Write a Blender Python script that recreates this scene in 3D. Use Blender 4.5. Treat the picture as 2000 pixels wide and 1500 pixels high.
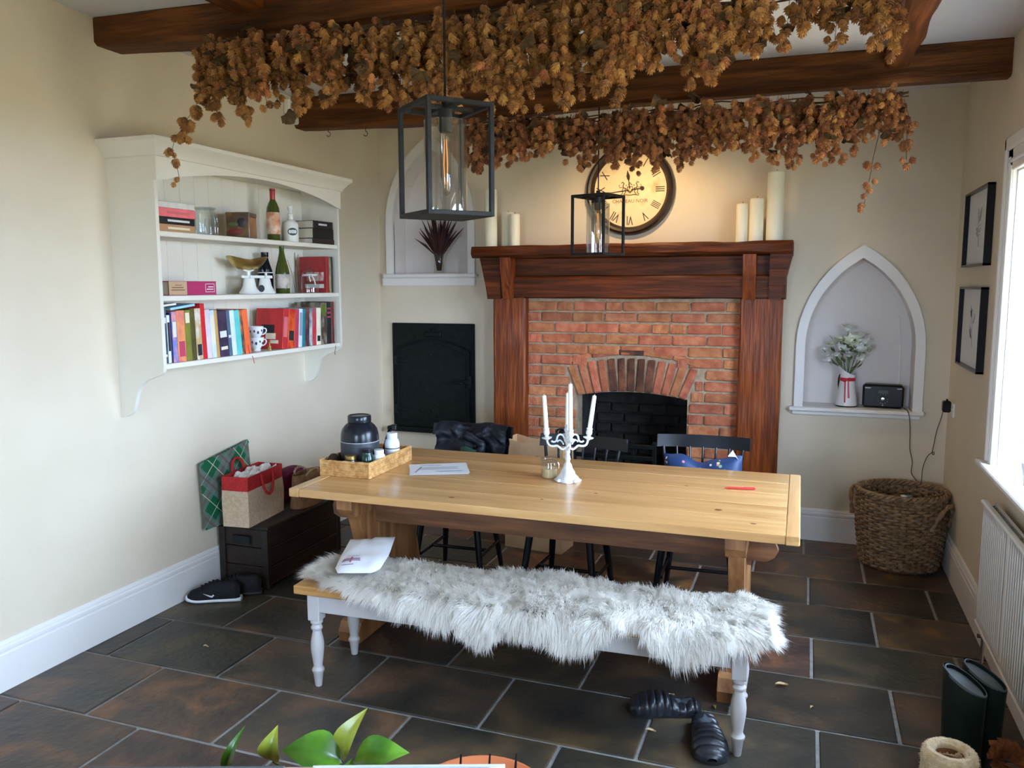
import bpy, bmesh, math, random
from mathutils import Vector, Matrix, noise
from mathutils.geometry import tessellate_polygon
for o in list(bpy.data.objects): bpy.data.objects.remove(o, do_unlink=True)
R = random.Random(11)
sc = bpy.context.scene
COL = sc.collection
PI = math.pi
rad = math.radians

# ------------------------------------------------------------------ camera
cam_d = bpy.data.cameras.new('camera'); cam = bpy.data.objects.new('camera', cam_d); COL.objects.link(cam)
cam_d.sensor_width = 36; cam_d.lens = 28.62; cam_d.clip_start = 0.05
yaw, pitch, roll = rad(-19.96), rad(-6.96), rad(-0.13)
fw = Vector((math.sin(yaw)*math.cos(pitch), math.cos(yaw)*math.cos(pitch), math.sin(pitch)))
rt0 = Vector((math.cos(yaw), -math.sin(yaw), 0)); up0 = rt0.cross(fw)
rt = rt0*math.cos(roll)+up0*math.sin(roll); up = -rt0*math.sin(roll)+up0*math.cos(roll)
m = Matrix((rt, up, -fw)).transposed().to_4x4(); m.translation = (0, 0, 1.7)
cam.matrix_world = m
sc.camera = cam

# ------------------------------------------------------------------ sky, daylight, exposure
world = bpy.data.worlds.new('sky'); sc.world = world; world.use_nodes = True
bg = world.node_tree.nodes['Background']
bg.inputs[0].default_value = (0.57, 0.72, 1.0, 1); bg.inputs[1].default_value = 28.0
sun_d = bpy.data.lights.new('sun', 'SUN'); sun_d.energy = 60; sun_d.color = (1.0,.80,.52); sun_d.angle = rad(2)
sun = bpy.data.objects.new('sun', sun_d); COL.objects.link(sun); sun.location = (6, 8, 9)
sun.rotation_euler = Vector((-.06, 1.0, 1.15)).to_track_quat('Z', 'Y').to_euler()   # runs along the window wall: lights the garden, not the room
sc.view_settings.view_transform = 'Standard'; sc.view_settings.look = 'None'
sc.view_settings.exposure = 0.56; sc.view_settings.gamma = 1.0; sc.view_settings.use_curve_mapping = False
def portal(name, loc, rot, sx, sy):
    l = bpy.data.lights.new(name, 'AREA'); l.shape = 'RECTANGLE'; l.size = sx; l.size_y = sy
    l.cycles.is_portal = True
    o = bpy.data.objects.new(name, l); COL.objects.link(o); o.location = loc; o.rotation_euler = rot
    return o
# openings: window by the radiator; unseen ones added for daylight near and behind the camera
W1 = (2.65, 4.21, 0.865, 2.20); W2 = (0.55, 1.85, 0.80, 2.2); W3 = (-1.75, -.45, .95, 2.1)
portal('daylight_portal', (1.12, (W1[0]+W1[1])/2, (W1[2]+W1[3])/2), (0, rad(90), 0), W1[3]-W1[2], W1[1]-W1[0])
portal('daylight_portal', (1.12, (W2[0]+W2[1])/2, (W2[2]+W2[3])/2), (0, rad(90), 0), W2[3]-W2[2], W2[1]-W2[0])
portal('daylight_portal', ((W3[0]+W3[1])/2, -2.07, (W3[2]+W3[3])/2), (rad(90), 0, 0), W3[1]-W3[0], W3[3]-W3[2])

# ------------------------------------------------------------------ materials
MATS = {}
def mat(name, c, c2=None, c3=None, rough=.6, metal=0, scale=8, stretch=(1,1,1), bump=0, bscale=None, detail=5,
        ramp=(.35,.65), rand=0, huer=0, spec=.5, coat=0, sheen=0, emit=0, ecol=None, dist=0, alpha=1, sss=0, objw=False, rvar=0):
    if name in MATS: return MATS[name]
    m = bpy.data.materials.new(name); m.use_nodes = True
    nt = m.node_tree; N = nt.nodes; L = nt.links
    b = N['Principled BSDF']
    b.inputs['Roughness'].default_value = rough; b.inputs['Metallic'].default_value = metal
    b.inputs['Specular IOR Level'].default_value = spec
    if coat: b.inputs['Coat Weight'].default_value = coat; b.inputs['Coat Roughness'].default_value = .15
    if sheen: b.inputs['Sheen Weight'].default_value = sheen
    if sss:
        b.inputs['Subsurface Weight'].default_value = sss; b.inputs['Subsurface Radius'].default_value = (.02,.012,.006)
    if emit:
        b.inputs['Emission Color'].default_value = tuple(ecol or c)+(1,); b.inputs['Emission Strength'].default_value = emit
    def rgba(x): return (x[0], x[1], x[2], 1)
    b.inputs['Base Color'].default_value = rgba(c)
    col = None
    tc = N.new('ShaderNodeTexCoord'); mp = N.new('ShaderNodeMapping'); L.new(tc.outputs['Object'], mp.inputs[0])
    mp.inputs['Scale'].default_value = tuple(scale*s for s in stretch)
    oi = None
    if rand or objw or huer: oi = N.new('ShaderNodeObjectInfo')
    if c2 is not None:
        nz = N.new('ShaderNodeTexNoise'); nz.inputs['Scale'].default_value = 1; nz.inputs['Detail'].default_value = detail
        nz.inputs['Distortion'].default_value = dist
        L.new(mp.outputs[0], nz.inputs['Vector'])
        if objw:
            nz.noise_dimensions = '4D'; mu = N.new('ShaderNodeMath'); mu.operation = 'MULTIPLY'; mu.inputs[1].default_value = 50
            L.new(oi.outputs['Random'], mu.inputs[0]); L.new(mu.outputs[0], nz.inputs['W'])
        rp = N.new('ShaderNodeValToRGB'); e = rp.color_ramp.elements
        e[0].position = ramp[0]; e[0].color = rgba(c); e[1].position = ramp[1]; e[1].color = rgba(c2)
        if c3 is not None:
            k = e.new((ramp[0]+ramp[1])/2); k.color = rgba(c3)
        L.new(nz.outputs[0], rp.inputs[0]); col = rp.outputs[0]
        if rvar:
            mr = N.new('ShaderNodeMapRange'); mr.inputs[3].default_value = rough-rvar; mr.inputs[4].default_value = rough+rvar
            L.new(nz.outputs[0], mr.inputs[0]); L.new(mr.outputs[0], b.inputs['Roughness'])
    if rand or huer:
        hs = N.new('ShaderNodeHueSaturation')
        if col is None: hs.inputs['Color'].default_value = rgba(c)
        else: L.new(col, hs.inputs['Color'])
        mr = N.new('ShaderNodeMapRange'); mr.inputs[3].default_value = 1-rand; mr.inputs[4].default_value = 1+rand
        L.new(oi.outputs['Random'], mr.inputs[0]); L.new(mr.outputs[0], hs.inputs['Value'])
        if huer:
            m3 = N.new('ShaderNodeMath'); m3.operation = 'MULTIPLY'; m3.inputs[1].default_value = 7.31
            m4 = N.new('ShaderNodeMath'); m4.operation = 'FRACT'
            m2 = N.new('ShaderNodeMapRange'); m2.inputs[3].default_value = .5-huer; m2.inputs[4].default_value = .5+huer
            L.new(oi.outputs['Random'], m3.inputs[0]); L.new(m3.outputs[0], m4.inputs[0]); L.new(m4.outputs[0], m2.inputs[0]); L.new(m2.outputs[0], hs.inputs['Hue'])
        col = hs.outputs[0]
    if col is not None: L.new(col, b.inputs['Base Color'])
    if bump:
        n2 = N.new('ShaderNodeTexNoise'); n2.inputs['Detail'].default_value = 6
        mp2 = N.new('ShaderNodeMapping'); L.new(tc.outputs['Object'], mp2.inputs[0])
        s2 = bscale or scale*3; mp2.inputs['Scale'].default_value = tuple(s2*s for s in stretch)
        n2.inputs['Scale'].default_value = 1; L.new(mp2.outputs[0], n2.inputs['Vector'])
        bp = N.new('ShaderNodeBump'); bp.inputs['Strength'].default_value = bump; bp.inputs['Distance'].default_value = .01
        L.new(n2.outputs[0], bp.inputs['Height']); L.new(bp.outputs[0], b.inputs['Normal'])
    MATS[name] = m
    return m
def glassmat(name, tint=(1,1,1), ior=1.45, rough=0.0, extra=0.0):
    m = bpy.data.materials.new(name); m.use_nodes = True; nt = m.node_tree; N = nt.nodes; L = nt.links
    N.remove(N['Principled BSDF']); out = N['Material Output']
    tr = N.new('ShaderNodeBsdfTransparent'); tr.inputs[0].default_value = tint+(1,)
    gl = N.new('ShaderNodeBsdfGlossy'); gl.inputs['Roughness'].default_value = rough
    lw = N.new('ShaderNodeLayerWeight'); lw.inputs[0].default_value = .5
    pw_ = N.new('ShaderNodeMath'); pw_.operation = 'POWER'; pw_.inputs[1].default_value = 4.0; L.new(lw.outputs['Facing'], pw_.inputs[0])
    ad = N.new('ShaderNodeMath'); ad.operation = 'MULTIPLY_ADD'; ad.inputs[1].default_value = .75; ad.inputs[2].default_value = .05+extra; L.new(pw_.outputs[0], ad.inputs[0])
    mx = N.new('ShaderNodeMixShader'); L.new(ad.outputs[0], mx.inputs[0]); L.new(tr.outputs[0], mx.inputs[1]); L.new(gl.outputs[0], mx.inputs[2])
    L.new(mx.outputs[0], out.inputs[0]); MATS[name] = m
    return m
def lin(r, g, b):
    f = lambda v: ((v/255+.055)/1.055)**2.4 if v > 10 else v/255/12.92
    return (f(r), f(g), f(b))

PAINT = mat('cream_wall_paint', (.66,.565,.415), (.69,.595,.445), scale=3, rough=.75, bump=.12, bscale=9)
CEILP = mat('ceiling_paint', (.70,.68,.67), rough=.8, bump=.1, bscale=12)
WHITE = mat('white_gloss_paint', (.78,.75,.70), rough=.38)
SHELFW = mat('off_white_furniture_paint', (.77,.72,.60), (.79,.74,.62), scale=5, rough=.45)
NICHEW = mat('niche_white_paint', (.74,.675,.63), rough=.7, bump=.1, bscale=8)
GLASS = glassmat('clear_glass', (.94,.95,.95), 1.45, 0.0, .10)
JARGL = glassmat('jar_glass', (.88,.91,.90), 1.5, 0.02, .01)
PANE = glassmat('window_glass', (.97,.99,.99), 1.4)
BEAM = mat('dark_oak_beam', lin(50,26,9), lin(136,80,34), lin(92,51,19), spec=.25, scale=6, stretch=(.35,4,4), rough=.62, bump=1.0, bscale=14, ramp=(.25,.75), dist=.6)
BEAMY = mat('dark_oak_joist', lin(62,30,10), lin(146,82,36), lin(102,54,20), spec=.25, scale=5, stretch=(4,.35,4), rough=.62, bump=.6, bscale=14, ramp=(.25,.75), dist=.6)
MANTEL = mat('mantel_oak', lin(46,20,6), lin(118,56,18), lin(78,35,10), spec=.28, scale=7, stretch=(.3,4,4), rough=.42, bump=.9, bscale=14, ramp=(.25,.75), dist=.5)
POST = mat('stained_post_oak', lin(66,26,6), lin(164,84,28), lin(114,52,14), spec=.28, scale=7, stretch=(4,4,.35), rough=.42, bump=.9, bscale=14, ramp=(.2,.8), dist=.6)
BRICK = mat('red_brick', lin(148,82,52), lin(196,130,90), lin(174,104,68), scale=14, rough=.85, bump=.8, bscale=45, rand=.16, huer=.010, objw=True, ramp=(.3,.7))
SOOTB = mat('sooty_brick', lin(62,40,32), lin(120,72,48), lin(88,52,36), scale=10, rough=.9, bump=.8, bscale=45, rand=.2, objw=True)
MORTAR = mat('lime_mortar', lin(146,126,102), lin(176,154,128), scale=20, rough=.95, bump=.6, bscale=60)
SOOT = mat('soot_black', (.012,.011,.010), (.03,.027,.024), scale=12, rough=.95, bump=.6, bscale=30)
IRON = mat('black_cast_iron', (.005,.007,.007), (.008,.011,.011), scale=30, spec=.13, rough=.5, bump=.25, bscale=60)
GROUT = mat('grey_grout', lin(128,128,126), lin(150,148,144), scale=25, rough=.9, bump=.3)
SLATE = mat('riven_slate', lin(32,38,39), lin(104,82,58), lin(62,56,46), scale=3.6, rough=.42, bump=.5, bscale=22, rand=.3, huer=.02, objw=True, detail=8, ramp=(.3,.72), dist=.5, rvar=.15)
SLATEB = mat('rusty_slate', lin(46,38,37), lin(120,86,56), lin(76,60,47), scale=6, rough=.42, bump=.5, bscale=22, rand=.25, huer=.02, objw=True, detail=8, ramp=(.3,.7), dist=.8, rvar=.15)
BLACKP = mat('black_painted_wood', (.005,.006,.008), rough=.26, spec=.35)
LAMPM = mat('charcoal_lamp_metal', (.013,.012,.011), (.02,.019,.018), scale=30, rough=.5, spec=.2)
BRASS = mat('aged_brass', (.50,.36,.13), (.62,.46,.18), scale=20, rough=.32, metal=1)
CHROME = mat('chrome', (.7,.7,.7), rough=.15, metal=1)
WAX = mat('ivory_wax', (.82,.77,.58), (.85,.80,.62), scale=8, rough=.45, sss=.25)
WICKM = mat('candle_wick', (.05,.04,.03), rough=.9)

# ------------------------------------------------------------------ mesh builder
ORG = {}
class MB:
    def __init__(s): s.v = []; s.f = []; s.m = []
    def add(s, vs, fs, mi=0):
        o = len(s.v); s.v += [tuple(v) for v in vs]; s.f += [tuple(i+o for i in f) for f in fs]; s.m += [mi]*len(fs); return s
    def box(s, x0, x1, y0, y1, z0, z1, c=0, mi=0, T=None):
        lo = (min(x0,x1), min(y0,y1), min(z0,z1)); hi = (max(x0,x1), max(y0,y1), max(z0,z1))
        c = min(c, .45*min(hi[i]-lo[i] for i in range(3)))
        if c <= 0:
            vs = [(x,y,z) for x in (lo[0],hi[0]) for y in (lo[1],hi[1]) for z in (lo[2],hi[2])]
            fs = [(0,1,3,2),(4,6,7,5),(0,4,5,1),(2,3,7,6),(0,2,6,4),(1,5,7,3)]
        else:
            vs = []; idx = {}
            for sx in (0,1):
                for sy in (0,1):
                    for sz in (0,1):
                        sg = (sx,sy,sz)
                        for a in range(3):
                            p = []
                            for k in range(3):
                                full = hi[k] if sg[k] else lo[k]
                                p.append(full if k == a else full+(-c if sg[k] else c))
                            idx[(sx,sy,sz,a)] = len(vs); vs.append(p)
            fs = []
            for a in range(3):
                b, d = (a+1)%3, (a+2)%3
                for sa in (0,1):
                    q = []
                    for (sb,sd) in ((0,0),(1,0),(1,1),(0,1)):
                        g = [0,0,0]; g[a] = sa; g[b] = sb; g[d] = sd; q.append(idx[tuple(g)+(a,)])
                    fs.append(tuple(q))
                for sb in (0,1):
                    for sd in (0,1):
                        g0 = [0,0,0]; g1 = [0,0,0]; g0[a] = 0; g1[a] = 1
                        for g in (g0,g1): g[b] = sb; g[d] = sd
                        fs.append((idx[tuple(g0)+(b,)], idx[tuple(g1)+(b,)], idx[tuple(g1)+(d,)], idx[tuple(g0)+(d,)]))
            for sx in (0,1):
                for sy in (0,1):
                    for sz in (0,1): fs.append(tuple(idx[(sx,sy,sz,a)] for a in range(3)))
        if T is not None: vs = [T @ Vector(v) for v in vs]
        return s.add(vs, fs, mi)
    def tube(s, pts, r, n=8, mi=0, caps=True, closed=False):
        P = [Vector(p) for p in pts]; k = len(P); rs = r if isinstance(r, (list,tuple)) else [r]*k
        ref = None; vs = []; fs = []
        for i in range(k):
            if closed: t = P[(i+1)%k]-P[(i-1)%k]
            else: t = P[min(i+1,k-1)]-P[max(i-1,0)]
            if t.length < 1e-9: t = Vector((0,0,1))
            t.normalize()
            if ref is None:
                ref = Vector((0,0,1)) if abs(t.z) < .9 else Vector((1,0,0))
            a = (ref-t*ref.dot(t))
            if a.length < 1e-6: a = t.orthogonal()
            a.normalize(); ref = a; b = t.cross(a)
            for j in range(n):
                w = 2*PI*j/n; vs.append(P[i]+(a*math.cos(w)+b*math.sin(w))*rs[i])
        seg = k if closed else k-1
        for i in range(seg):
            i2 = (i+1)%k
            for j in range(n):
                j2 = (j+1)%n; fs.append((i*n+j, i*n+j2, i2*n+j2, i2*n+j))
        if caps and not closed:
            fs.append(tuple(range(n))[::-1]); fs.append(tuple((k-1)*n+j for j in range(n)))
        return s.add(vs, fs, mi)
    def lathe(s, prof, n=24, c=(0,0,0), mi=0, T=None, sx=1, sy=1, caps=True):
        vs = []; fs = []; k = len(prof)
        for (r, z) in prof:
            for j in range(n):
                w = 2*PI*j/n; vs.append((c[0]+r*math.cos(w)*sx, c[1]+r*math.sin(w)*sy, c[2]+z))
        for i in range(k-1):
            for j in range(n):
                j2 = (j+1)%n; fs.append((i*n+j, i*n+j2, (i+1)*n+j2, (i+1)*n+j))
        if caps:
            if prof[0][0] > 1e-5: fs.append(tuple(range(n))[::-1])
            if prof[-1][0] > 1e-5: fs.append(tuple((k-1)*n+j for j in range(n)))
        if T is not None: vs = [T @ Vector(v) for v in vs]
        return s.add(vs, fs, mi)
    def prism(s, poly, axis, a0, a1, mi=0, T=None):
        # poly: 2D points in the two other axes, in cyclic axis order (x->(y,z), y->(x,z), z->(x,y))
        def P(p, a):
            return {'x': (a,p[0],p[1]), 'y': (p[0],a,p[1]), 'z': (p[0],p[1],a)}[axis]
        n = len(poly); vs = [P(p,a0) for p in poly]+[P(p,a1) for p in poly]
        fs = [(i,(i+1)%n,(i+1)%n+n,i+n) for i in range(n)]
        tri = tessellate_polygon([[Vector((p[0],p[1],0)) for p in poly]])
        for t in tri: fs.append(tuple(t)); fs.append(tuple(i+n for i in reversed(t)))
        if T is not None: vs = [T @ Vector(v) for v in vs]
        return s.add(vs, fs, mi)
    def ball(s, c, r, nu=12, nv=8, mi=0, T=None):
        rx, ry, rz = r if isinstance(r,(tuple,list)) else (r,r,r)
        vs = [(c[0],c[1],c[2]-rz)]
        for i in range(1,nv):
            t = -PI/2+PI*i/nv
            for j in range(nu):
                w = 2*PI*j/nu; vs.append((c[0]+rx*math.cos(t)*math.cos(w), c[1]+ry*math.cos(t)*math.sin(w), c[2]+rz*math.sin(t)))
        vs.append((c[0],c[1],c[2]+rz)); fs = []
        for j in range(nu):
            fs.append((0, 1+(j+1)%nu, 1+j)); fs.append((len(vs)-1, 1+(nv-2)*nu+j, 1+(nv-2)*nu+(j+1)%nu))
        for i in range(nv-2):
            for j in range(nu):
                fs.append((1+i*nu+j, 1+i*nu+(j+1)%nu, 1+(i+1)*nu+(j+1)%nu, 1+(i+1)*nu+j))
        if T is not None: vs = [T @ Vector(v) for v in vs]
        return s.add(vs, fs, mi)
    def grid(s, fn, nu, nv, mi=0, wrapu=False, th=0):
        vs = []; fs = []
        cu = nu if wrapu else nu+1
        for j in range(nv+1):
            for i in range(cu): vs.append(Vector(fn(i/nu, j/nv)))
        for j in range(nv):
            for i in range(nu):
                i2 = (i+1)%cu; fs.append((j*cu+i, j*cu+i2, (j+1)*cu+i2, (j+1)*cu+i))
        if th:
            nrm = [Vector((0,0,0)) for _ in vs]
            for f in fs:
                n_ = (vs[f[1]]-vs[f[0]]).cross(vs[f[3]]-vs[f[0]])
                for q in f: nrm[q] += n_
            k = len(vs)
            vs2 = [v-(n_.normalized() if n_.length > 0 else Vector((0,0,1)))*th for v, n_ in zip(vs, nrm)]
            fs2 = [tuple(q+k for q in reversed(f)) for f in fs]
            ed = {}
            for f in fs:
                for a, b in zip(f, f[1:]+f[:1]): ed[(a,b)] = 1
            side = [(b,a,a+k,b+k) for (a,b) in ed if (b,a) not in ed]
            vs = vs+vs2; fs = fs+fs2+side
        return s.add(vs, fs, mi)
    def mesh(s, name, mats, smooth=35, recalc=True):
        me = bpy.data.meshes.new(name); me.from_pydata([tuple(v) for v in s.v], [], s.f)
        if not isinstance(mats, (list,tuple)): mats = [mats]
        for q in mats: me.materials.append(q)
        if len(mats) > 1: me.polygons.foreach_set('material_index', s.m)
        if recalc:
            bm = bmesh.new(); bm.from_mesh(me); bmesh.ops.recalc_face_normals(bm, faces=bm.faces); bm.to_mesh(me); bm.free()
        if smooth:
            me.polygons.foreach_set('use_smooth', [True]*len(me.polygons)); me.set_sharp_from_angle(angle=rad(smooth))
        me.update()
        return me
    def build(s, name, mats, parent=None, smooth=35, local=False, recalc=True):
        # vertices in world coordinates unless local: then in the parent's frame
        if parent is not None and not local:
            o_ = ORG[parent]; s.v = [(v[0]-o_[0], v[1]-o_[1], v[2]-o_[2]) for v in s.v]
        return place(s.mesh(name, mats, smooth, recalc), name, parent)
def place(me, name, parent=None, loc=(0,0,0), rot=(0,0,0), scale=(1,1,1)):
    o = bpy.data.objects.new(name, me); COL.objects.link(o)
    o.location = loc; o.rotation_euler = rot; o.scale = scale
    if parent is not None:
        o.parent = parent; ORG[o] = ORG[parent]
    else: ORG[o] = Vector((0,0,0))
    return o
def tag(o, label, cat, group=None):
    o['label'] = label; o['category'] = cat
    if group: o['group'] = group
    return o
def struct(o): o['kind'] = 'structure'; return o
def thing(name, label, cat, loc=(0,0,0), rz=0, group=None, rot=None):
    o = bpy.data.objects.new(name, None); COL.objects.link(o); o.empty_display_size = .05
    o.location = loc; o.rotation_euler = rot or (0,0,rz); ORG[o] = Vector(loc)
    return tag(o, label, cat, group)
def copy_tree(o, parent=None):
    c = o.copy(); COL.objects.link(c); c.parent = parent; ORG[c] = Vector(c.location)
    for ch in list(o.children): copy_tree(ch, c)
    return c
def TR(x=0, y=0, z=0, rx=0, ry=0, rz=0):
    return Matrix.Translation((x,y,z)) @ Matrix.Rotation(rz,4,'Z') @ Matrix.Rotation(ry,4,'Y') @ Matrix.Rotation(rx,4,'X')
def text_mb(txt, size, res=2, off=0.0):
    cu = bpy.data.curves.new('lettering', 'FONT'); cu.body = txt; cu.size = size; cu.align_x = 'CENTER'; cu.align_y = 'CENTER'; cu.resolution_u = res; cu.offset = off
    o = bpy.data.objects.new('lettering', cu); COL.objects.link(o)
    dg = bpy.context.evaluated_depsgraph_get(); me = bpy.data.meshes.new_from_object(o.evaluated_get(dg))
    b = MB(); b.add([v.co.copy() for v in me.vertices], [tuple(p.vertices) for p in me.polygons])
    bpy.data.objects.remove(o); bpy.data.curves.remove(cu); bpy.data.meshes.remove(me)
    return b
def bez(p0, p1, p2, p3, n=10):
    o = []
    for i in range(n+1):
        t = i/n; o.append(tuple((1-t)**3*a+3*(1-t)**2*t*b+3*(1-t)*t*t*c+t**3*d for a,b,c,d in zip(p0,p1,p2,p3)))
    return o

# ------------------------------------------------------------------ the room shell
LX, RX, BY, FY = -3.145, .842, 5.66, -1.8
def zc(x, y):
    l = 2.885+max(0, 4.6-y)*.026
    r = 2.825+(.018*(4.45-y) if y < 4.45 else .04*(y-4.45))
    t = (x-LX)/(RX-LX)
    return l+(r-l)*t
def holed(sheets, outer, holes, P):
    # flat wall with openings; sheets = two plane positions; P(u,v,w) -> xyz
    b = MB()
    for w in sheets:
        pts = [Vector((p[0],p[1],0)) for p in outer]; loops = [pts]+[[Vector((p[0],p[1],0)) for p in h] for h in holes]
        flat = [q for lo in loops for q in lo]
        tri = tessellate_polygon(loops)
        b.add([P(q.x,q.y,w) for q in flat], [tuple(t) for t in tri])
    for lo in [outer]:
        n = len(lo)
        for i in range(n):
            p, q = lo[i], lo[(i+1)%n]
            b.add([P(p[0],p[1],sheets[0]), P(q[0],q[1],sheets[0]), P(q[0],q[1],sheets[1]), P(p[0],p[1],sheets[1])], [(0,1,2,3)])
    return b
def rect(a, b, c, d): return [(a,c),(b,c),(b,d),(a,d)]
def gothic(x0, x1, z0, zs, za, n=9):
    # pointed arch outline: straight jambs to zs, then two arcs meeting at apex za
    xm = (x0+x1)/2; hw = (x1-x0)/2; h = za-zs
    rr = (hw*hw+h*h)/(2*hw)            # arc centre on the springing line
    pts = [(x0,z0)]
    for i in range(n+1):
        a = math.atan2(h, rr-hw)*i/n
        pts.append((x0+rr-rr*math.cos(a), zs+rr*math.sin(a)))
    right = [(2*xm-p[0], p[1]) for p in reversed(pts[:-1])]
    return pts+right
NR = gothic(-.012, .640, .900, 1.30, 1.862)     # right niche opening
NL = gothic(-3.02, -2.395, 1.785, 2.17, 2.72)   # left niche opening
FB = rect(-1.52, -.74, .0, 1.0)
OV = rect(-3.03, -2.36, .60, 1.40)
top = lambda x: zc(x, BY)+.03
b = MB()
loops = [[(LX-.2,-.05),(RX+.25,-.05),(RX+.25,3.1),(LX-.2,3.1)], NL, NR, FB]
flat = [Vector((p[0],p[1],0)) for lo in loops for p in lo]
tri = tessellate_polygon([[Vector((p[0],p[1],0)) for p in lo] for lo in loops])
b.add([(q.x,BY,q.y) for q in flat], [tuple(t) for t in tri])
b.box(LX-.2, RX+.25, 6.12, 6.25, -.05, 3.1)
for (u0,u1,y0,y1,v0,v1) in ((LX-.2,LX-.19,BY,6.2,-.05,3.1),(RX+.24,RX+.25,BY,6.2,-.05,3.1)): b.box(u0,u1,y0,y1,v0,v1)
wall_back = struct(b.build('wall_back', PAINT, smooth=0, recalc=False))
def recess(name, loop, y0, y1, material):
    bb = MB(); n = len(loop)
    for i in range(n):
        p, q = loop[i], loop[(i+1)%n]
        bb.add([(p[0],y0,p[1]),(q[0],y0,q[1]),(q[0],y1,q[1]),(p[0],y1,p[1])], [(0,1,2,3)])
    t = tessellate_polygon([[Vector((p[0],p[1],0)) for p in loop]])
    bb.add([(p[0],y1,p[1]) for p in loop], [tuple(k) for k in t])
    return bb.build(name, material, wall_back, smooth=30, recalc=False)
recess('niche_recess', NL, BY, BY+.20, NICHEW)
recess('niche_recess', NR, BY, BY+.20, NICHEW)
recess('firebox_recess', FB, BY, BY+.44, SOOT)
def arch_frame(name, outer, inner, y0, y1):
    bb = MB(); n = len(outer)
    for i in range(n-1):
        o0,o1,i0,i1 = outer[i],outer[i+1],inner[i],inner[i+1]
        bb.add([(o0[0],y0,o0[1]),(o1[0],y0,o1[1]),(i1[0],y0,i1[1]),(i0[0],y0,i0[1]),
                (o0[0],y1,o0[1]),(o1[0],y1,o1[1]),(i1[0],y1,i1[1]),(i0[0],y1,i0[1])],
               [(0,1,2,3),(0,1,5,4),(3,2,6,7)])
    return struct(bb.build(name, WHITE, smooth=25))
def offs(x0, x1, z0, zs, za, w): return gothic(x0-w, x1+w, z0, zs, za+w*1.45)
arch_frame('trim_1', offs(-.012,.640,.900,1.30,1.862,.056), NR, BY-.026, BY+.01)
arch_frame('trim_2', offs(-3.02,-2.395,1.785,2.17,2.72,.056), NL, BY-.026, BY+.01)
b = MB(); b.box(-.10, .71, BY-.055, BY+.05, .872, .900, c=.008); b.box(-.02,.63,BY,BY+.20,.888,.901); b.box(-.08,.69,BY-.02,BY+.005,.845,.874,c=.006)
struct(b.build('trim_3', WHITE))
b = MB(); b.box(-3.10, -2.32, BY-.05, BY+.05, 1.755, 1.785, c=.008); b.box(-3.02,-2.40,BY,BY+.20,1.772,1.786); b.box(-3.12,-2.34,BY-.022,BY+.01,1.69,1.756,c=.008)
struct(b.build('trim_4', WHITE))

# floor: mortar bed + every slab its own piece
b = MB(); b.box(LX-.2, RX+.25, FY-.2, 6.2, -.12, -.006)
floor = struct(b.build('floor', GROUT, smooth=0))
rows = [-.3+.4345*i for i in range(-5, 15)]
rows = [y for y in rows if y > FY-.45 and y < 5.7]
base = 2.735
slabs = 0
yr = [base+.4345*k for k in range(-11, 7)]
off = {0: .095, 1: .385, 2: .075, 3: .37, 4: .06, 5: .365, 6: .03}
for k in range(-11, 7):
    y0, y1 = base+.433*k, base+.433*(k+1)
    y0c, y1c = max(y0, FY), min(y1, BY-.002)
    if y1c-y0c < .03: continue
    o0 = off.get(k, .095 if k%2 == 0 else .41)
    if k == -1: o0 = .43
    x = o0-.6175*7
    while x < RX:
        xa, xb = max(x, LX), min(x+.6175, RX)
        if xb-xa > .04:
            bb = MB(); g = .007
            w, d = (xb-xa)/2-g, (y1c-y0c)/2-g
            h = R.uniform(-.0015,.0015)
            bb.box(-w, w, -d, d, -.02, h, c=.004)
            place(bb.mesh('slate_slab', SLATEB if R.random() < .38 else SLATE, 0), 'slate_slab', floor, ((xa+xb)/2, (y0c+y1c)/2, 0))
        x += .6175
# left wall, front wall, right wall with openings
b = MB(); b.box(LX-.2, LX, FY-.2, 6.2, -.1, 3.15); struct(b.build('wall_left', PAINT, smooth=0))
def wall_open(name, outer, holes, P, s0, s1):
    bb = holed((s0, s1), outer, holes, P)
    for h in holes:
        n = len(h)
        for i in range(n):
            p, q = h[i], h[(i+1)%n]
            bb.add([P(p[0],p[1],s0),P(q[0],q[1],s0),P(q[0],q[1],s1),P(p[0],p[1],s1)], [(0,1,2,3)])
    return struct(bb.build(name, PAINT, smooth=0, recalc=False))
wall_open('wall_right', rect(FY-.2, 6.2, -.1, 3.15), [rect(*W1), rect(*W2)], lambda u,v,w: (w,u,v), RX, RX+.26)
wall_open('wall_front', rect(LX-.2, RX+.26, -.1, 3.15), [rect(*W3)], lambda u,v,w: (u,w,v), FY, FY-.25)
bb = MB(); bb.grid(lambda u,v: (LX-.1+(RX-LX+.2)*u, FY-.1+(6.1-FY+.1)*v, zc(LX-.1+(RX-LX+.2)*u, FY-.1+(6.1-FY+.1)*v)), 12, 24)
bb.box(LX-.2, RX+.26, FY-.25, 6.2, 3.12, 3.2)
struct(bb.build('ceiling', CEILP, smooth=60, recalc=False))
# garden ground outside
GARDEN = mat('garden_lawn', (.13,.115,.055), (.17,.145,.075), scale=.8, rough=.95)
b = MB(); b.box(RX+.26, 30, -25, 30, -.4, -.2); b.box(-25, RX+.26, -30, FY-.25, -.4, -.2)
o = b.build('ground_outside', GARDEN, smooth=0); struct(o)
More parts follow.
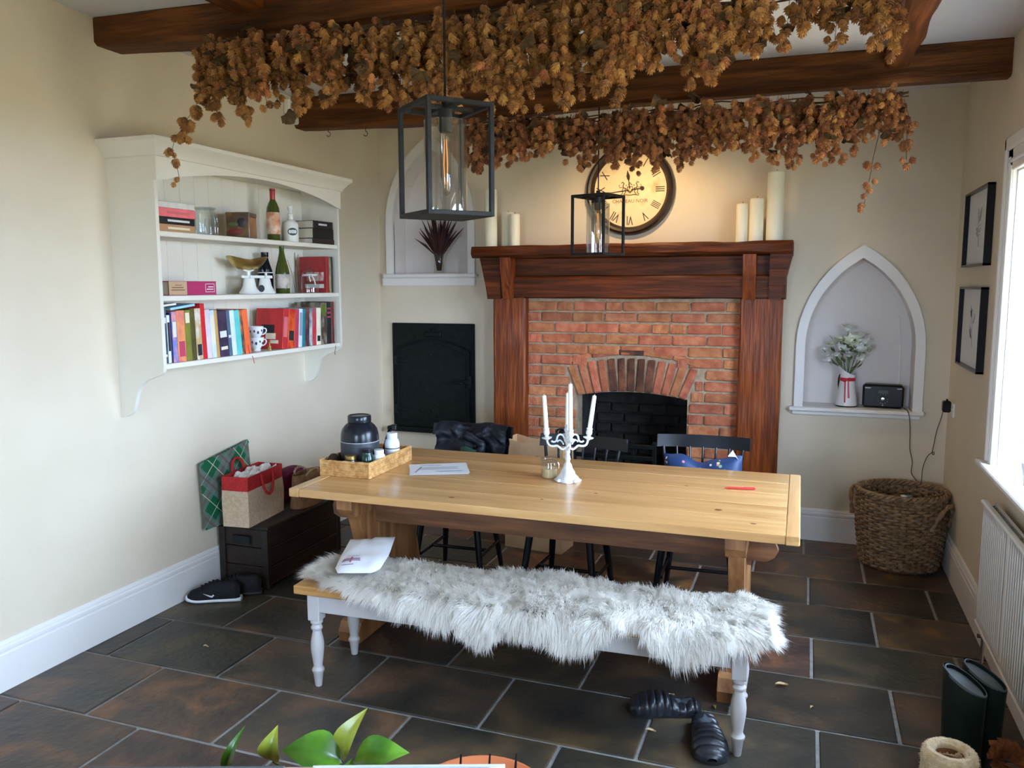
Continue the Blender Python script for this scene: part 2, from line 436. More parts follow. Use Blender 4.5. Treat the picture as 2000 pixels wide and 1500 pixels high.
# skirting boards
def skirting(name, p, q, n_, h=.215):
    # p,q: run along the wall at floor level; n_: unit normal into the room
    bb = MB(); prof = [(0,0),(.020,0),(.020,.158),(.017,.163),(.017,.170),(.020,.173),(.020,.186),(.014,.194),(.014,.200),(.009,.211),(.004,h),(0,h)]
    vs = []; k = len(prof)
    for e in (p, q):
        for (d, z) in prof: vs.append((e[0]+n_[0]*d, e[1]+n_[1]*d, z))
    bb.add(vs, [(i,(i+1)%k,(i+1)%k+k,i+k) for i in range(k)]+[tuple(range(k)), tuple(range(k,2*k))])
    return struct(bb.build(name, WHITE, smooth=20))
skirting('baseboard_left', (LX,FY), (LX,BY), (1,0))
skirting('baseboard_right', (RX,1.78), (RX,BY), (-1,0))
skirting('baseboard_back', (-.14,BY), (RX,BY), (0,-1))
# window by the radiator
def window(name, y0, y1, z0, z1, bars_y, bars_z, sill=True, arch=True):
    w = struct(thing_struct(name, (RX, (y0+y1)/2, z0)))
    xo = RX+.16
    f = MB()
    for (a,b_,c,d) in ((y0,y0+.055,z0,z1),(y1-.055,y1,z0,z1),(y0,y1,z0,z0+.06),(y0,y1,z1-.055,z1)): f.box(xo, xo+.06, a, b_, c, d, c=.006)
    f.build('window_frame', WHITE, w)
    zm = (z0+z1)/2
    f = MB(); f.box(xo-.01, xo+.05, y0+.05, y1-.05, zm-.025, zm+.025, c=.006); f.build('meeting_rail', WHITE, w)
    for yy in bars_y:
        f = MB(); f.box(xo+.012, xo+.042, yy-.011, yy+.011, z0+.055, z1-.05, c=.004); f.build('glazing_bar', WHITE, w)
    for zz in bars_z:
        f = MB(); f.box(xo+.012, xo+.042, y0+.05, y1-.05, zz-.011, zz+.011, c=.004); f.build('glazing_bar', WHITE, w)
    ys = [y0+.055]+list(bars_y)+[y1-.055]; zs = [z0+.06]+sorted(list(bars_z)+[zm])+[z1-.055]
    for i in range(len(ys)-1):
        for j in range(len(zs)-1):
            f = MB(); f.box(xo+.025, xo+.029, ys[i], ys[i+1], zs[j], zs[j+1]); f.build('pane', PANE, w, smooth=0)
    if arch:
        for (sgn, e) in ((1,y1),(-1,y0)):
            f = MB(); zt = z1+.15; zb = z0 if sill else 0.0
            f.box(RX-.022, RX+.004, e-.004*sgn, e+.125*sgn, zb, zt, c=.004); f.box(RX-.034, RX, e+.085*sgn, e+.125*sgn, zb, zt, c=.008); f.box(RX-.03, RX, e+.03*sgn, e+.05*sgn, zb, zt-.09, c=.006); f.box(RX-.028,RX,e-.002*sgn,e+.014*sgn,zb,zt-.13,c=.004)
            f.build('architrave', WHITE, w)
        f = MB(); f.box(RX-.022, RX+.004, y0-.125, y1+.125, z1-.004, z1+.125, c=.004); f.box(RX-.034, RX, y0-.13, y1+.13, z1+.09, z1+.15, c=.008); f.box(RX-.03, RX, y0-.05, y1+.05, z1+.03, z1+.05, c=.006)
        f.build('architrave', WHITE, w)
        f = MB()   # white lining of the reveal
        for (a,b_,c,d) in ((y0-.001,y0+.012,z0,z1),(y1-.012,y1+.001,z0,z1),(y0,y1,z1-.012,z1+.001)): f.box(RX, xo, a, b_, c, d)
        f.build('reveal_lining', WHITE, w)
    if sill:
        f = MB(); f.box(RX-.065, xo+.02, y0-.15, y1+.15, z0-.020, z0+.005, c=.006)
        f.build('window_sill', WHITE, w)
    return w
def thing_struct(name, loc):
    o = bpy.data.objects.new(name, None); COL.objects.link(o); o.location = loc; ORG[o] = Vector(loc); o.empty_display_size = .05
    return o
window('window_1', *W1, bars_y=[3.17,3.69], bars_z=[1.20,1.87])
window('unseen_window_2', *W2, bars_y=[.98,1.42], bars_z=[1.14,1.86])  # out of view, added for daylight on the left wall

w3 = struct(thing_struct('unseen_window_3', ((W3[0]+W3[1])/2, FY, W3[2])))  # unseen window behind the camera, added to light the back wall
xm3 = (W3[0]+W3[1])/2
f = MB()
for (p_,q_,c,d) in ((W3[0],W3[0]+.06,W3[2],W3[3]),(W3[1]-.06,W3[1],W3[2],W3[3]),(W3[0],W3[1],W3[2],W3[2]+.06),(W3[0],W3[1],W3[3]-.06,W3[3]),(xm3-.03,xm3+.03,W3[2],W3[3])): f.box(p_,q_,FY-.2,FY-.14,c,d,c=.006)
f.build('window_frame', WHITE, w3)
for (p_,q_) in ((W3[0]+.06,xm3-.03),(xm3+.03,W3[1]-.06)):
    f = MB(); f.box(p_,q_,FY-.172,FY-.168,W3[2]+.06,W3[3]-.06); f.build('pane', PANE, w3, smooth=0)
# ------------------------------------------------------------------ ceiling timbers
def lerp(t, pts):
    if t <= pts[0][0]: return pts[0][1]
    for (a, va), (b_, vb) in zip(pts, pts[1:]):
        if t <= b_: return va+(vb-va)*(t-a)/(b_-a)
    return pts[-1][1]
def timber(name, label, axis, a0, a1, s0f, s1f, zb, zt, material, n=28, seed=0):
    # a = running axis, s0/s1 side faces, zb/zt bottom and top, all functions of a
    bb = MB(); vs = []; fs = []; k = 8
    for i in range(n+1):
        a = a0+(a1-a0)*i/n; s0, s1, z0, z1 = s0f(a), s1f(a), zb(a), zt(a); c = .016
        ring = [(s0,z0+c),(s0+c,z0),(s1-c,z0),(s1,z0+c),(s1,z1-c),(s1-c,z1),(s0+c,z1),(s0,z1-c)]
        for j, (s, z) in enumerate(ring):
            w = .007 if 0 < i < n else .003
            d = noise.noise_vector(Vector((a*3.1+seed, j*1.7, seed)))*w+noise.noise_vector(Vector((a*9+seed, j*2.3, 5)))*w*.5
            p = (a, s+d[0], z+(d[1] if j < 4 else 0)) if axis == 'x' else (s+d[0], a, z+(d[1] if j < 4 else 0))
            vs.append(p)
    for i in range(n):
        for j in range(k): fs.append((i*k+j, i*k+(j+1)%k, (i+1)*k+(j+1)%k, (i+1)*k+j))
    fs += [tuple(range(k)), tuple(n*k+j for j in range(k))]
    bb.add(vs, fs)
    return tag(bb.build(name, material, smooth=30), label, 'beam')
nzb = lambda x: lerp(x, [(-3.145,2.80),(-2.63,2.772),(-1.88,2.745),(-.85,2.76),(.842,2.765)])
fzb = lambda x: lerp(x, [(-3.145,2.70),(-2.5,2.668),(-1.87,2.658),(-1.18,2.676),(0,2.672),(.842,2.655)])
timber('ceiling_beam', 'dark rough oak ceiling beam nearest the camera, hung with the long hop garland', 'x', LX-.02, RX+.02, lambda x: 3.025, lambda x: 3.20, nzb, lambda x: zc(x,3.1)+.01, BEAM, seed=1)
timber('ceiling_beam', 'reddish oak ceiling beam nearer the fireplace, ending in dark worn tips at both walls', 'x', LX-.02, RX+.02, lambda x: 4.585-.03*(x+3.145), lambda x: 4.71-.035*(x+3.145), fzb, lambda x: zc(x,4.5)+.01, BEAM, seed=4)
timber('ceiling_joist', 'short knobbly oak joist running into the far beam near the right wall', 'y', 3.15, 4.47, lambda y: .295+.006*math.sin(y*9), lambda y: .42+.006*math.sin(y*11+1), lambda y: 2.735, lambda y: zc(.36,y)+.01, BEAMY, n=16, seed=7)
timber('ceiling_joist', 'oak joist meeting the near beam above the bookcase, cut off by the top edge', 'y', FY, 3.05, lambda y: -2.37, lambda y: -2.21, lambda y: 2.85, lambda y: zc(-2.3,y)+.01, BEAMY, n=20, seed=9)
timber('ceiling_joist', 'oak joist just showing above the hops in the middle of the ceiling', 'y', 3.15, 4.55, lambda y: -.56, lambda y: -.47, lambda y: 2.825, lambda y: zc(-.5,y)+.01, BEAMY, n=14, seed=12)
# small white sensor on the left wall next to the far beam
t = thing('alarm_sensor', 'small white plastic alarm sensor at the left end of the far beam', 'sensor', (LX, 4.50, 2.70))
b = MB(); b.box(LX, LX+.045, 4.47, 4.575, 2.715, 2.86, c=.008); b.build('housing', WHITE, t)
b = MB(); b.box(LX+.043, LX+.05, 4.485, 4.56, 2.735, 2.775, c=.003); b.build('lens', SHELFW, t)
# hooks under the far beam
for hx in (-2.93, -2.66):
    b = MB(); z0 = fzb(hx)+.012; y0 = 4.64
    b.tube([(hx,y0,z0),(hx,y0,z0-.03)]+[(hx+.014*math.sin(a), y0, z0-.044+.014*math.cos(a)) for a in [PI*.1*i for i in range(0,15)]], .0022, 6)
    tag(b.build('cup_hook', LAMPM), 'tiny dark cup hook under the far beam, '+('nearer its left end' if hx < -2.8 else 'farther from its left end'), 'hook', 'hooks under the far beam')

# ------------------------------------------------------------------ fireplace
fp = thing('fireplace', 'oak-framed brick fireplace with a deep mantel shelf against the back wall', 'fireplace', (-1.14, BY, 0))
def plank(x0,x1,y0,y1,z0,z1,seed,amp=.008,n=18,axis='x',c=.012):
    bb = MB(); vs = []; fs = []; k = 8
    for i in range(n+1):
        t_ = i/n
        if axis == 'x':
            a = x0+(x1-x0)*t_; ring = [(y0,z0+c),(y0+c,z0),(y1-c,z0),(y1,z0+c),(y1,z1-c),(y1-c,z1),(y0+c,z1),(y0,z1-c)]
        else:
            a = z0+(z1-z0)*t_; ring = [(x0,y0+c),(x0+c,y0),(x1-c,y0),(x1,y0+c),(x1,y1-c),(x1-c,y1),(x0+c,y1),(x0,y1-c)]
        for j,(p,q) in enumerate(ring):
            d = noise.noise_vector(Vector((a*4+seed, j*1.3, seed*.7)))*amp
            vs.append((a,p+d[0],q+d[1]) if axis == 'x' else (p+d[0],q+d[1],a))
    for i in range(n):
        for j in range(k): fs.append((i*k+j, i*k+(j+1)%k, (i+1)*k+(j+1)%k, (i+1)*k+j))
    fs += [tuple(range(k)), tuple(n*k+j for j in range(k))]
    return bb.add(vs, fs)
plank(-2.115,-1.875,5.43,BY,0,1.61,3,axis='z',amp=.006).build('post', POST, fp, smooth=30)
plank(-.415,-.155,5.43,BY,0,1.61,8,axis='z',amp=.006).build('post', POST, fp, smooth=30)
plank(-2.245,-.105,5.34,BY,1.885,1.968,5,amp=.012,n=26,c=.02).build('mantel_shelf', MANTEL, fp, smooth=30)
plank(-2.12,-.14,5.47,BY,1.75,1.89,6,amp=.003).build('frieze_board', MANTEL, fp, smooth=30)
plank(-2.13,-.14,5.42,BY,1.605,1.757,7,amp=.006,n=22).build('lintel', MANTEL, fp, smooth=30)
for (s, xo, xi) in ((1,-2.205,-2.05),(-1,-.108,-.24)):
    b = MB(); b.prism([(xo,1.887),(xi,1.887),(xi,1.60),(xo+s*.058,1.598),(xo+s*.045,1.68),(xo+s*.02,1.80)], 'y', 5.405, BY)
    b.build('end_block', MANTEL, fp, smooth=30)
for (x0,x1) in ((-2.035,-1.955),(-.40,-.32)):
    b = MB(); b.prism([(5.46,1.887),(5.355,1.887),(5.357,1.84),(5.372,1.76),(5.395,1.69),(5.41,1.63),(5.42,1.60),(5.46,1.60)], 'x', x0, x1)
    b.build('bracket', POST, fp, smooth=40)
# brickwork: mortar bed with the arched opening, every brick proud of it
BX0, BX1, BF = -1.876, -.414, 5.50
XL, XR, ZS, XM = -1.514, -.744, .925, -1.129
ring_in = lambda x: ZS+.038*(1-((x-XM)/.385)**2)
mb = MB()
mb.box(BX0, XL, BF+.012, BY, 0, ZS); mb.box(XR, BX1, BF+.012, BY, 0, ZS)
N_ = 14
vs = []
xs = [XL+(XR-XL)*i/N_ for i in range(N_+1)]
for i in range(N_):
    a, c_ = xs[i], xs[i+1]
    mb.add([(a,BF+.012,ring_in(a)),(c_,BF+.012,ring_in(c_)),(c_,BF+.012,1.62),(a,BF+.012,1.62),(a,BY,ring_in(a)),(c_,BY,ring_in(c_)),(c_,BY,1.62),(a,BY,1.62)],
           [(0,1,2,3),(0,1,5,4)])
mb.box(BX0, XL, BF+.012, BY, ZS, 1.62); mb.box(XR, BX1, BF+.012, BY, ZS, 1.62)
bw = mb.build('brickwork', MORTAR, fp, smooth=0)
def unit_brick(l, h, d, seed, c=.006):
    bb = MB(); bb.box(-l/2, l/2, 0, d, -h/2, h/2, c=c)
    rr = random.Random(seed)
    bb.v = [(v[0]+rr.uniform(-.003,.003), v[1]+rr.uniform(-.002,.002), v[2]+rr.uniform(-.0025,.0025)) for v in bb.v]
    return bb
BR_ME = [unit_brick(.2, .062, .05, i).mesh('brick', BRICK, 30) for i in range(5)]
BS_ME = [unit_brick(.2, .062, .05, i+9).mesh('brick', SOOTB, 30) for i in range(3)]
o_ = ORG[fp]
def put_brick(xa, xb, z, rot=0, sooty=False, h=1.0):
    l = xb-xa
    me = R.choice(BS_ME if sooty else BR_ME)
    place(me, 'brick', bw, ((xa+xb)/2-o_[0], BF-o_[1]+R.uniform(-.004,.003), z-o_[2]), (0, rot, 0), (l/.2, 1, h))
def side_left(z):
    if z < ZS: return XL-.004
    if z < 1.13: return XL-(z-ZS)*.42-.008
    q = 1.225-z
    if q <= 0: return None
    return XM-.46*math.sqrt(min(1,q/.095))
for r_ in range(21):
    z = .036+.0757*r_
    x = BX0+ (0 if r_%2 == 0 else -.11)-R.uniform(0,.03)
    while x < BX1:
        ln = .218 if R.random() > .12 else .105
        xa, xb = max(x, BX0), min(x+ln, BX1)
        x += ln+.011
        if xb-xa < .03: continue
        sl = side_left(z+.01)
        segs = [(xa,xb)]
        if sl is not None:
            sr = 2*XM-sl
            segs = []
            if xa < sl-.02: segs.append((xa, min(xb, sl-.004)))
            if xb > sr+.02: segs.append((max(xa, sr+.004), xb))
        for (p, q) in segs:
            if q-p > .028:
                dm = math.hypot((p+q)/2-XM, (z-1.2)*.8)
                put_brick(p, q, z, 0, sooty=False)
NV = 13
for i in range(NV):
    t_ = (i+.5)/NV*2-1
    xin, xout = XM+t_*.378, XM+t_*.462
    zin = ring_in(XM+t_*.385)+.003; zo = 1.122+.072*(1-t_*t_)
    zi_mid, L_ = (zin+zo)/2, math.hypot(xout-xin, zo-zin)
    ang = math.atan2(xout-xin, zo-zin)
    me = R.choice(BS_ME if abs(t_) < .45 else BR_ME)
    # a soldier brick: its long axis stands along the fan line
    place(me, 'brick', bw, ((xin+xout)/2-o_[0], BF-.004-o_[1]+R.uniform(-.003,.003), zi_mid-o_[2]), (0, ang-PI/2, 0), (L_/.2, 1, .82))
for i in range(5):
    t0, t1 = i/5*2-1, (i+1)/5*2-1
    p = (XM+t0*.47, 1.152+.074*(1-t0*t0)); q = (XM+t1*.47, 1.152+.074*(1-t1*t1))
    ln = math.hypot(q[0]-p[0], q[1]-p[1])-.01; ang = -math.atan2(q[1]-p[1], q[0]-p[0])
    place(R.choice(BS_ME if i in (2,) else BR_ME), 'brick', bw, ((p[0]+q[0])/2-o_[0], BF-o_[1], (p[1]+q[1])/2+.012-o_[2]), (0, ang, 0), (ln/.2, 1, .62))
# brick lining at the back of the firebox
BLK = mat('blackened_brick', (.010,.009,.008), (.032,.026,.022), scale=10, rough=.95, bump=.8, bscale=40)
bk = unit_brick(.2,.062,.05,33).mesh('firebox_brick', BLK, 30)
for r_ in range(10):
    z = .05+.08*r_; x = -1.5-(.1 if r_%2 else 0)
    while x < -.76:
        xa, xb = max(x,-1.51), min(x+.2,-.75); x += .212
        if xb-xa > .04:
            place(bk, 'firebox_brick', bw, ((xa+xb)/2-o_[0], BY+.405-o_[1], z-o_[2]), (0,0,0), ((xb-xa)/.2, .8, 1))
# fire grate with dark iron bars
g = thing('fire_grate', 'black iron fire grate with stacked horizontal bars in the hearth', 'grate', (-1.2, 5.36, 0))
for k in range(7):
    b = MB(); z = .14+.078*k; b.box(-1.50,-.93,5.30,5.325,z,z+.030,c=.004); b.build('bar', IRON, g)
for x in (-1.50,-1.28,-1.09,-.945):
    b = MB(); b.box(x,x+.028,5.325,5.36,0,.655,c=.004); b.build('upright', IRON, g)
for x in (-1.49,-.96):
    b = MB(); b.tube([(x+.01,5.35,.12),(x+.01,5.62,.12)], .012, 8); b.build('side_rail', IRON, g)
    b = MB(); b.box(x-.005,x+.025,5.60,5.63,0,.30,c=.004); b.build('rear_leg', IRON, g)

# ------------------------------------------------------------------ cast iron oven door
ov = thing('bread_oven', 'black cast-iron bread oven door with arched panel set in the back wall', 'oven', (-2.695, BY, .575))
b = MB(); b.box(-3.04,-2.35,BY-.022,BY+.02,.60,1.408,c=.005); b.build('frame', IRON, ov)
arch = [(-2.985,.66)]+[(-2.985,1.20)]+[(-2.985+.60*i/12, 1.20+.085*math.sin(PI*i/12)) for i in range(13)]+[(-2.385,.66)]
b = MB(); b.prism(arch, 'y', BY-.042, BY-.02); dr = b.build('door', IRON, ov)
inn = [(-2.955,.69),(-2.955,1.17)]+[(-2.955+.54*i/12, 1.17+.08*math.sin(PI*i/12)) for i in range(1,12)]+[(-2.415,1.17),(-2.415,.69)]
b = MB(); b.tube([(p[0],BY-.044,p[1]) for p in arch[:1]+arch[2:]], .006, 6); b.build('door_moulding', IRON, dr)
b = MB(); b.prism(inn, 'y', BY-.048, BY-.041); b.build('door_panel', IRON, dr)
for z in (.74,1.12):
    b = MB(); b.tube([(-3.0,BY-.045,z-.035),(-3.0,BY-.045,z+.035)], .012, 10); b.box(-3.0,-2.90,BY-.054,BY-.044,z-.012,z+.012,c=.003); b.build('hinge', IRON, dr)
b = MB(); b.box(-2.50,-2.37,BY-.06,BY-.045,.955,.985,c=.005); b.tube([(-2.49,BY-.06,.97),(-2.49,BY-.085,.97),(-2.43,BY-.09,.965)], .008, 8); b.ball((-2.425,BY-.09,.965), .013); b.box(-2.40,-2.365,BY-.055,BY-.03,.92,1.02,c=.005); b.build('latch', IRON, dr)
for (x,z) in ((-2.86,1.30),(-2.52,1.30),(-2.69,1.36)):
    b = MB(); b.ball((x,BY-.026,z), (.016,.012,.010)); b.build('rosette', IRON, ov)
b = MB(); b.box(-2.76,-2.62,BY-.035,BY-.02,1.305,1.345,c=.008); b.build('badge_plate', IRON, ov)
for (x,z) in ((-2.78,.735),(-2.69,.735),(-2.64,.70),(-2.70,1.17)):
    b = MB(); b.ball((x,BY-.05,z), (.012,.008,.012)); b.build('stud', IRON, dr)
b = MB(); b.box(-3.075,-2.36,BY-.075,BY+.01,.565,.602,c=.008); b.build('ledge', IRON, ov)

# ------------------------------------------------------------------ lamp over the mantel
lampc = Vector((-1.075, 4.93, 2.63))
sp = thing('ceiling_spotlight', 'small lit ceiling spotlight behind the hops, washing the clock wall', 'spotlight', (lampc.x, lampc.y, zc(lampc.x,lampc.y)))
zz = zc(lampc.x, lampc.y)
b = MB(); b.lathe([(.045,-.025),(.045,0)], 24, (lampc.x,lampc.y,zz)); b.build('ceiling_plate', LAMPM, sp)
b = MB(); b.tube([(lampc.x,lampc.y,zz-.02),(lampc.x,lampc.y,lampc.z+.045)], .007, 8); b.build('stem', LAMPM, sp)
Tl = TR(lampc.x, lampc.y, lampc.z, rx=rad(30))
b = MB(); b.lathe([(.014,.055),(.034,.05),(.04,-.05),(.036,-.05),(.03,.044),(.012,.048)], 20, T=Tl, caps=False); b.build('lamp_head', LAMPM, sp)
BULB = mat('lit_bulb', (1,.8,.5), emit=60, ecol=(1,.66,.30))
b = MB(); b.ball((0,0,-.005), .022, T=Tl); b.build('bulb', BULB, sp)
sl = bpy.data.lights.new('spot_beam', 'SPOT'); sl.energy = 22; sl.color = (1.0,.66,.33); sl.spot_size = rad(142); sl.spot_blend = .7; sl.shadow_soft_size = .025
so = bpy.data.objects.new('spot_beam', sl); COL.objects.link(so); so.parent = sp; so.location = Vector((0, .0, lampc.z-zz))+Tl.to_3x3() @ Vector((0,0,-.05)); so.rotation_euler = (rad(30),0,0)

# ------------------------------------------------------------------ clock
ck = thing('wall_clock', 'round dark-framed wall clock with aged cream face and Roman numerals', 'clock', (-1.185, BY, 2.343))
Tc = Matrix.Translation((-1.185, BY, 2.343)) @ Matrix.Rotation(rad(90), 4, 'X')
FRAMEM = mat('dark_bronze_frame', lin(30,18,13), lin(52,34,24), scale=20, rough=.4)
FACE = mat('aged_clock_face', lin(226,204,160), lin(196,166,118), lin(232,212,170), scale=9, rough=.6, ramp=(.3,.75))
INK = mat('clock_ink', lin(44,30,22), rough=.7)
INKF = mat('faded_ink', lin(112,80,52), rough=.7)
b = MB(); b.lathe([(.306,0),(.308,.02),(.300,.045),(.285,.056),(.270,.050),(.262,.036),(.256,.030),(.250,.012)], 72, T=Tc, caps=False); b.build('frame', FRAMEM, ck)
b = MB(); b.lathe([(.0,.012),(.252,.012)], 72, T=Tc, caps=False); face = b.build('face', FACE, ck, smooth=0)
nums = ['XII','I','II','III','IIII','V','VI','VII','VIII','IX','X','XI']
for i, s in enumerate(nums):
    a = -i*PI/6
    tm = text_mb(s, .088, off=.0004)
    T_ = Tc @ Matrix.Rotation(a, 4, 'Z') @ Matrix.Translation((0,.203,.0135)) @ Matrix.Diagonal((.62 if len(s) < 4 else .5,1.0,1,1))
    tm.v = [T_ @ Vector(v) for v in tm.v]
    tm.build('numeral', INK, face, smooth=0)
tm = text_mb('CHATEAU NOIR', .034); T_ = Tc @ Matrix.Translation((0,-.075,.0135)); tm.v = [T_ @ Vector(v) for v in tm.v]; tm.build('lettering', INKF, face, smooth=0)
# crest: a shield between two rearing animals on a scroll
b = MB()
def flat(pts, r): b.tube([Tc @ Vector((x,y,.0135)) for x,y in pts], r, 5)
for s in (-1,1):
    flat([(s*.018,.0),(s*.03,.012),(s*.045,.016),(s*.05,.03),(s*.042,.045),(s*.05,.055),(s*.06,.048)], .0035)
    flat([(s*.045,.016),(s*.055,0),(s*.05,-.018),(s*.062,-.03)], .003); flat([(s*.035,.01),(s*.03,-.012),(s*.042,-.028)], .003)
    flat([(s*.05,.02),(s*.07,.018),(s*.078,.03),(s*.07,.038)], .002); flat([(s*.03,.03),(s*.024,.035)], .003)
flat([(-.018,.022),(.018,.022),(.016,-.005),(0,-.02),(-.016,-.005),(-.018,.022)], .003); flat([(0,.022),(0,-.02)], .002)
flat([(-.06,-.036),(-.03,-.030),(0,-.035),(.03,-.030),(.06,-.036)], .003); flat([(-.012,.034),(0,.05),(.012,.034)], .003)
b.build('crest', INKF, face)
def hand(name, ang, ln, tail, wid, spade):
    bb = MB(); T_ = Tc @ Matrix.Rotation(-ang, 4, 'Z')
    bb.prism([(-wid,-tail),(wid,-tail),(wid*.5,ln),(-wid*.5,ln)], 'z', .018, .020, T=T_)
    bb.prism([(0,ln+.02),(spade,ln-.02),(spade*.7,ln-.04),(0,ln-.055),(-spade*.7,ln-.04),(-spade,ln-.02)], 'z', .018, .021, T=T_)
    if tail > .03: bb.lathe([(.0,.0),(.014,0),(.014,.003),(0,.003)], 14, T=T_ @ Matrix.Translation((0,-tail,.018)))
    bb.build(name, INK, ck)
hand('hour_hand', rad(-8), .115, .01, .004, .012)
hand('minute_hand', rad(-96), .19, .085, .0035, .008)
b = MB(); b.lathe([(.008,.016),(.008,.025),(0,.026)], 14, T=Tc); b.build('hub', BRASS, ck)

# ------------------------------------------------------------------ mantel candles
def candle(x, y, z, r, h, label, ivory=WAX, group='pillar candles on the mantel shelf'):
    t = thing('pillar_candle', label, 'candle', (x,y,z), group=group)
    bb = MB(); bb.lathe([(r,0),(r,h-.006),(r-.004,h-.001),(r*.7,h-.002),(r*.3,h-.006),(0,h-.007)], 28); bb.build('wax', ivory, t, local=True)
    bb = MB(); bb.tube([(0,0,h-.008),(.001,0,h+.006),(.004,0,h+.014)], .0016, 6); bb.build('wick', WICKM, t, local=True)
zm = 1.966
candle(-2.155,5.50,zm,.046,.405,'tall ivory pillar candle at the left end of the mantel')
candle(-2.04,5.54,zm,.046,.245,'ivory pillar candle partly hidden, second from the left on the mantel')
candle(-1.965,5.47,zm,.038,.225,'short ivory pillar candle, innermost of the left mantel trio')
candle(-.424,5.50,zm,.037,.245,'slimmest pillar candle, nearest the clock in the right mantel trio')
candle(-.335,5.50,zm,.044,.275,'middle pillar candle of the trio right of the clock')
candle(-.222,5.50,zm,.053,.435,'tallest thick pillar candle at the right end of the mantel')

# ------------------------------------------------------------------ lantern pendants
FIL = mat('glowing_filament', (1,.45,.12), emit=.7, ecol=(1,.45,.15))
AMBER = glassmat('amber_bulb_glass', (.96,.90,.80), 1.45, .02, .12)
def lantern(label, loc, rz):
    x, y, z = loc; t = thing('lantern_pendant', label, 'pendant lamp', (x,y,z), rz, 'lantern pendants')
    s, h, w = .103, .335, .010
    for i, (sx, sy) in enumerate(((-1,-1),(1,-1),(1,1),(-1,1))):
        bb = MB(); bb.box(sx*s-w*.7, sx*s+w*.7, sy*s-w*.7, sy*s+w*.7, 0, h, c=.0015); bb.build('post', LAMPM, t, local=True)
    for z0 in (0, h-.014):
        for sgn in (-1,1):
            bb = MB(); bb.box(-s, s, sgn*s-w*.7, sgn*s+w*.7, z0, z0+.014, c=.0015); bb.build('rail', LAMPM, t, local=True)
            bb = MB(); bb.box(sgn*s-w*.7, sgn*s+w*.7, -s, s, z0, z0+.014, c=.0015); bb.build('rail', LAMPM, t, local=True)
    bb = MB(); bb.box(-s, s, -.012, .012, h-.012, h-.002); bb.box(-.012,.012,-s,s,h-.012,h-.002)
    bb.build('top_cross_bar', LAMPM, t, local=True)
    bb = MB(); bb.box(-s, s, -s, s, .001, .009); bb.build('base_plate', LAMPM, t, local=True)
    bb = MB(); bb.lathe([(.066,.010),(.066,.288),(.063,.288),(.063,.013)], 48, caps=False); bb.build('glass_cylinder', GLASS, t, local=True)
    bb = MB(); bb.lathe([(.0,.325),(.022,.325),(.022,.262),(.018,.255),(0,.255)], 20); bb.tube([(0,0,.32),(0,0,.36)], .012, 10); bb.build('bulb_socket', LAMPM, t, local=True)
    bb = MB(); bb.lathe([(.011,.257),(.016,.245),(.016,.09),(.012,.075),(.005,.068),(0,.066)], 18); bl = bb.build('bulb', AMBER, t, local=True)
    bb = MB()
    for k in range(4):
        a = k*PI/2+.5; bb.tube([(.004*math.cos(a),.004*math.sin(a),.235),(.008*math.cos(a),.008*math.sin(a),.16),(.004*math.cos(a),.004*math.sin(a),.10)], .0011, 5)
    bb.build('filament', FIL, bl, local=True)
    top_ = zc(x,y)-z
    bb = MB(); bb.tube([(0,0,.34),(0,0,top_-.015)], .0035, 8); bb.build('cord', BLACKP, t, local=True)
    bb = MB(); bb.lathe([(.05,top_-.03),(.05,top_)], 24); bb.build('ceiling_rose', LAMPM, t, local=True)
lantern('larger-looking black lantern pendant with clear glass cylinder, nearest the camera', (-1.06,2.33,1.905), rad(50))
lantern('farther black lantern pendant hanging in front of the clock', (-1.135,4.55,1.862), rad(70.7))
# ------------------------------------------------------------------ dried hop garlands
HOPS = [mat('dried_hop_%s' % n, a, b_, scale=60, rough=.8, rand=.22, huer=.012, sheen=.2) for n, a, b_ in
        (('amber', lin(158,98,42), lin(190,126,60)), ('brown', lin(130,76,32), lin(166,104,46)), ('pale', lin(176,118,56), lin(202,144,78)))]
HLEAF = mat('dried_hop_leaf', lin(62,52,28), lin(104,72,38), scale=30, rough=.85, rand=.25)
VINE = mat('hop_vine', lin(70,48,28), lin(98,68,40), scale=30, rough=.9)
def cone_mb(seed, tilt=0):
    # plump shingled cone hanging down from the origin: scalloped tiers overlapping like scales
    rr = random.Random(seed); bb = MB(); L_ = .043; r0 = .0160; tiers = 5
    for k in range(tiers):
        za = -L_*(.02+.17*k); zb = za-L_*.30
        ra = r0*(.25,.74,.86,.74,.5)[k]; rb = r0*(.88,1.06,1.02,.84,.52)[k]; n = 6
        vs = []
        for j in range(n): a = 2*PI*(j+.5*(k%2))/n; vs.append((ra*math.cos(a), ra*math.sin(a), za))
        for j in range(2*n):
            a = 2*PI*(j/2+.5*(k%2))/n; tip = j%2 == 0
            q = rb*(1.34 if tip else .84)*rr.uniform(.93,1.07); vs.append((q*math.cos(a), q*math.sin(a), zb+(-.001 if tip else .0065)+rr.uniform(-.001,.001)))
        fs = []
        for j in range(n):
            j2 = (j+1)%n; fs += [(j, n+2*j, n+2*j+1), (j, n+2*j+1, j2), (j2, n+2*j+1, n+(2*j+2)%(2*n))]
        bb.add(vs, fs)
    bb.add([(0,0,.0)]+[(r0*.25*math.cos(2*PI*j/6), r0*.25*math.sin(2*PI*j/6), -L_*.02) for j in range(6)], [(0,1+j,1+(j+1)%6) for j in range(6)])
    bb.add([(0,0,-L_*1.0)]+[(r0*.42*math.cos(2*PI*j/6), r0*.42*math.sin(2*PI*j/6), -L_*.86) for j in range(6)], [(0,1+(j+1)%6,1+j) for j in range(6)])
    return bb
CONES = [cone_mb(i) for i in range(6)]
CONE_ME = [c.mesh('hop_cone', HOPS[i%3], 0, recalc=False) for i, c in enumerate(CONES)]
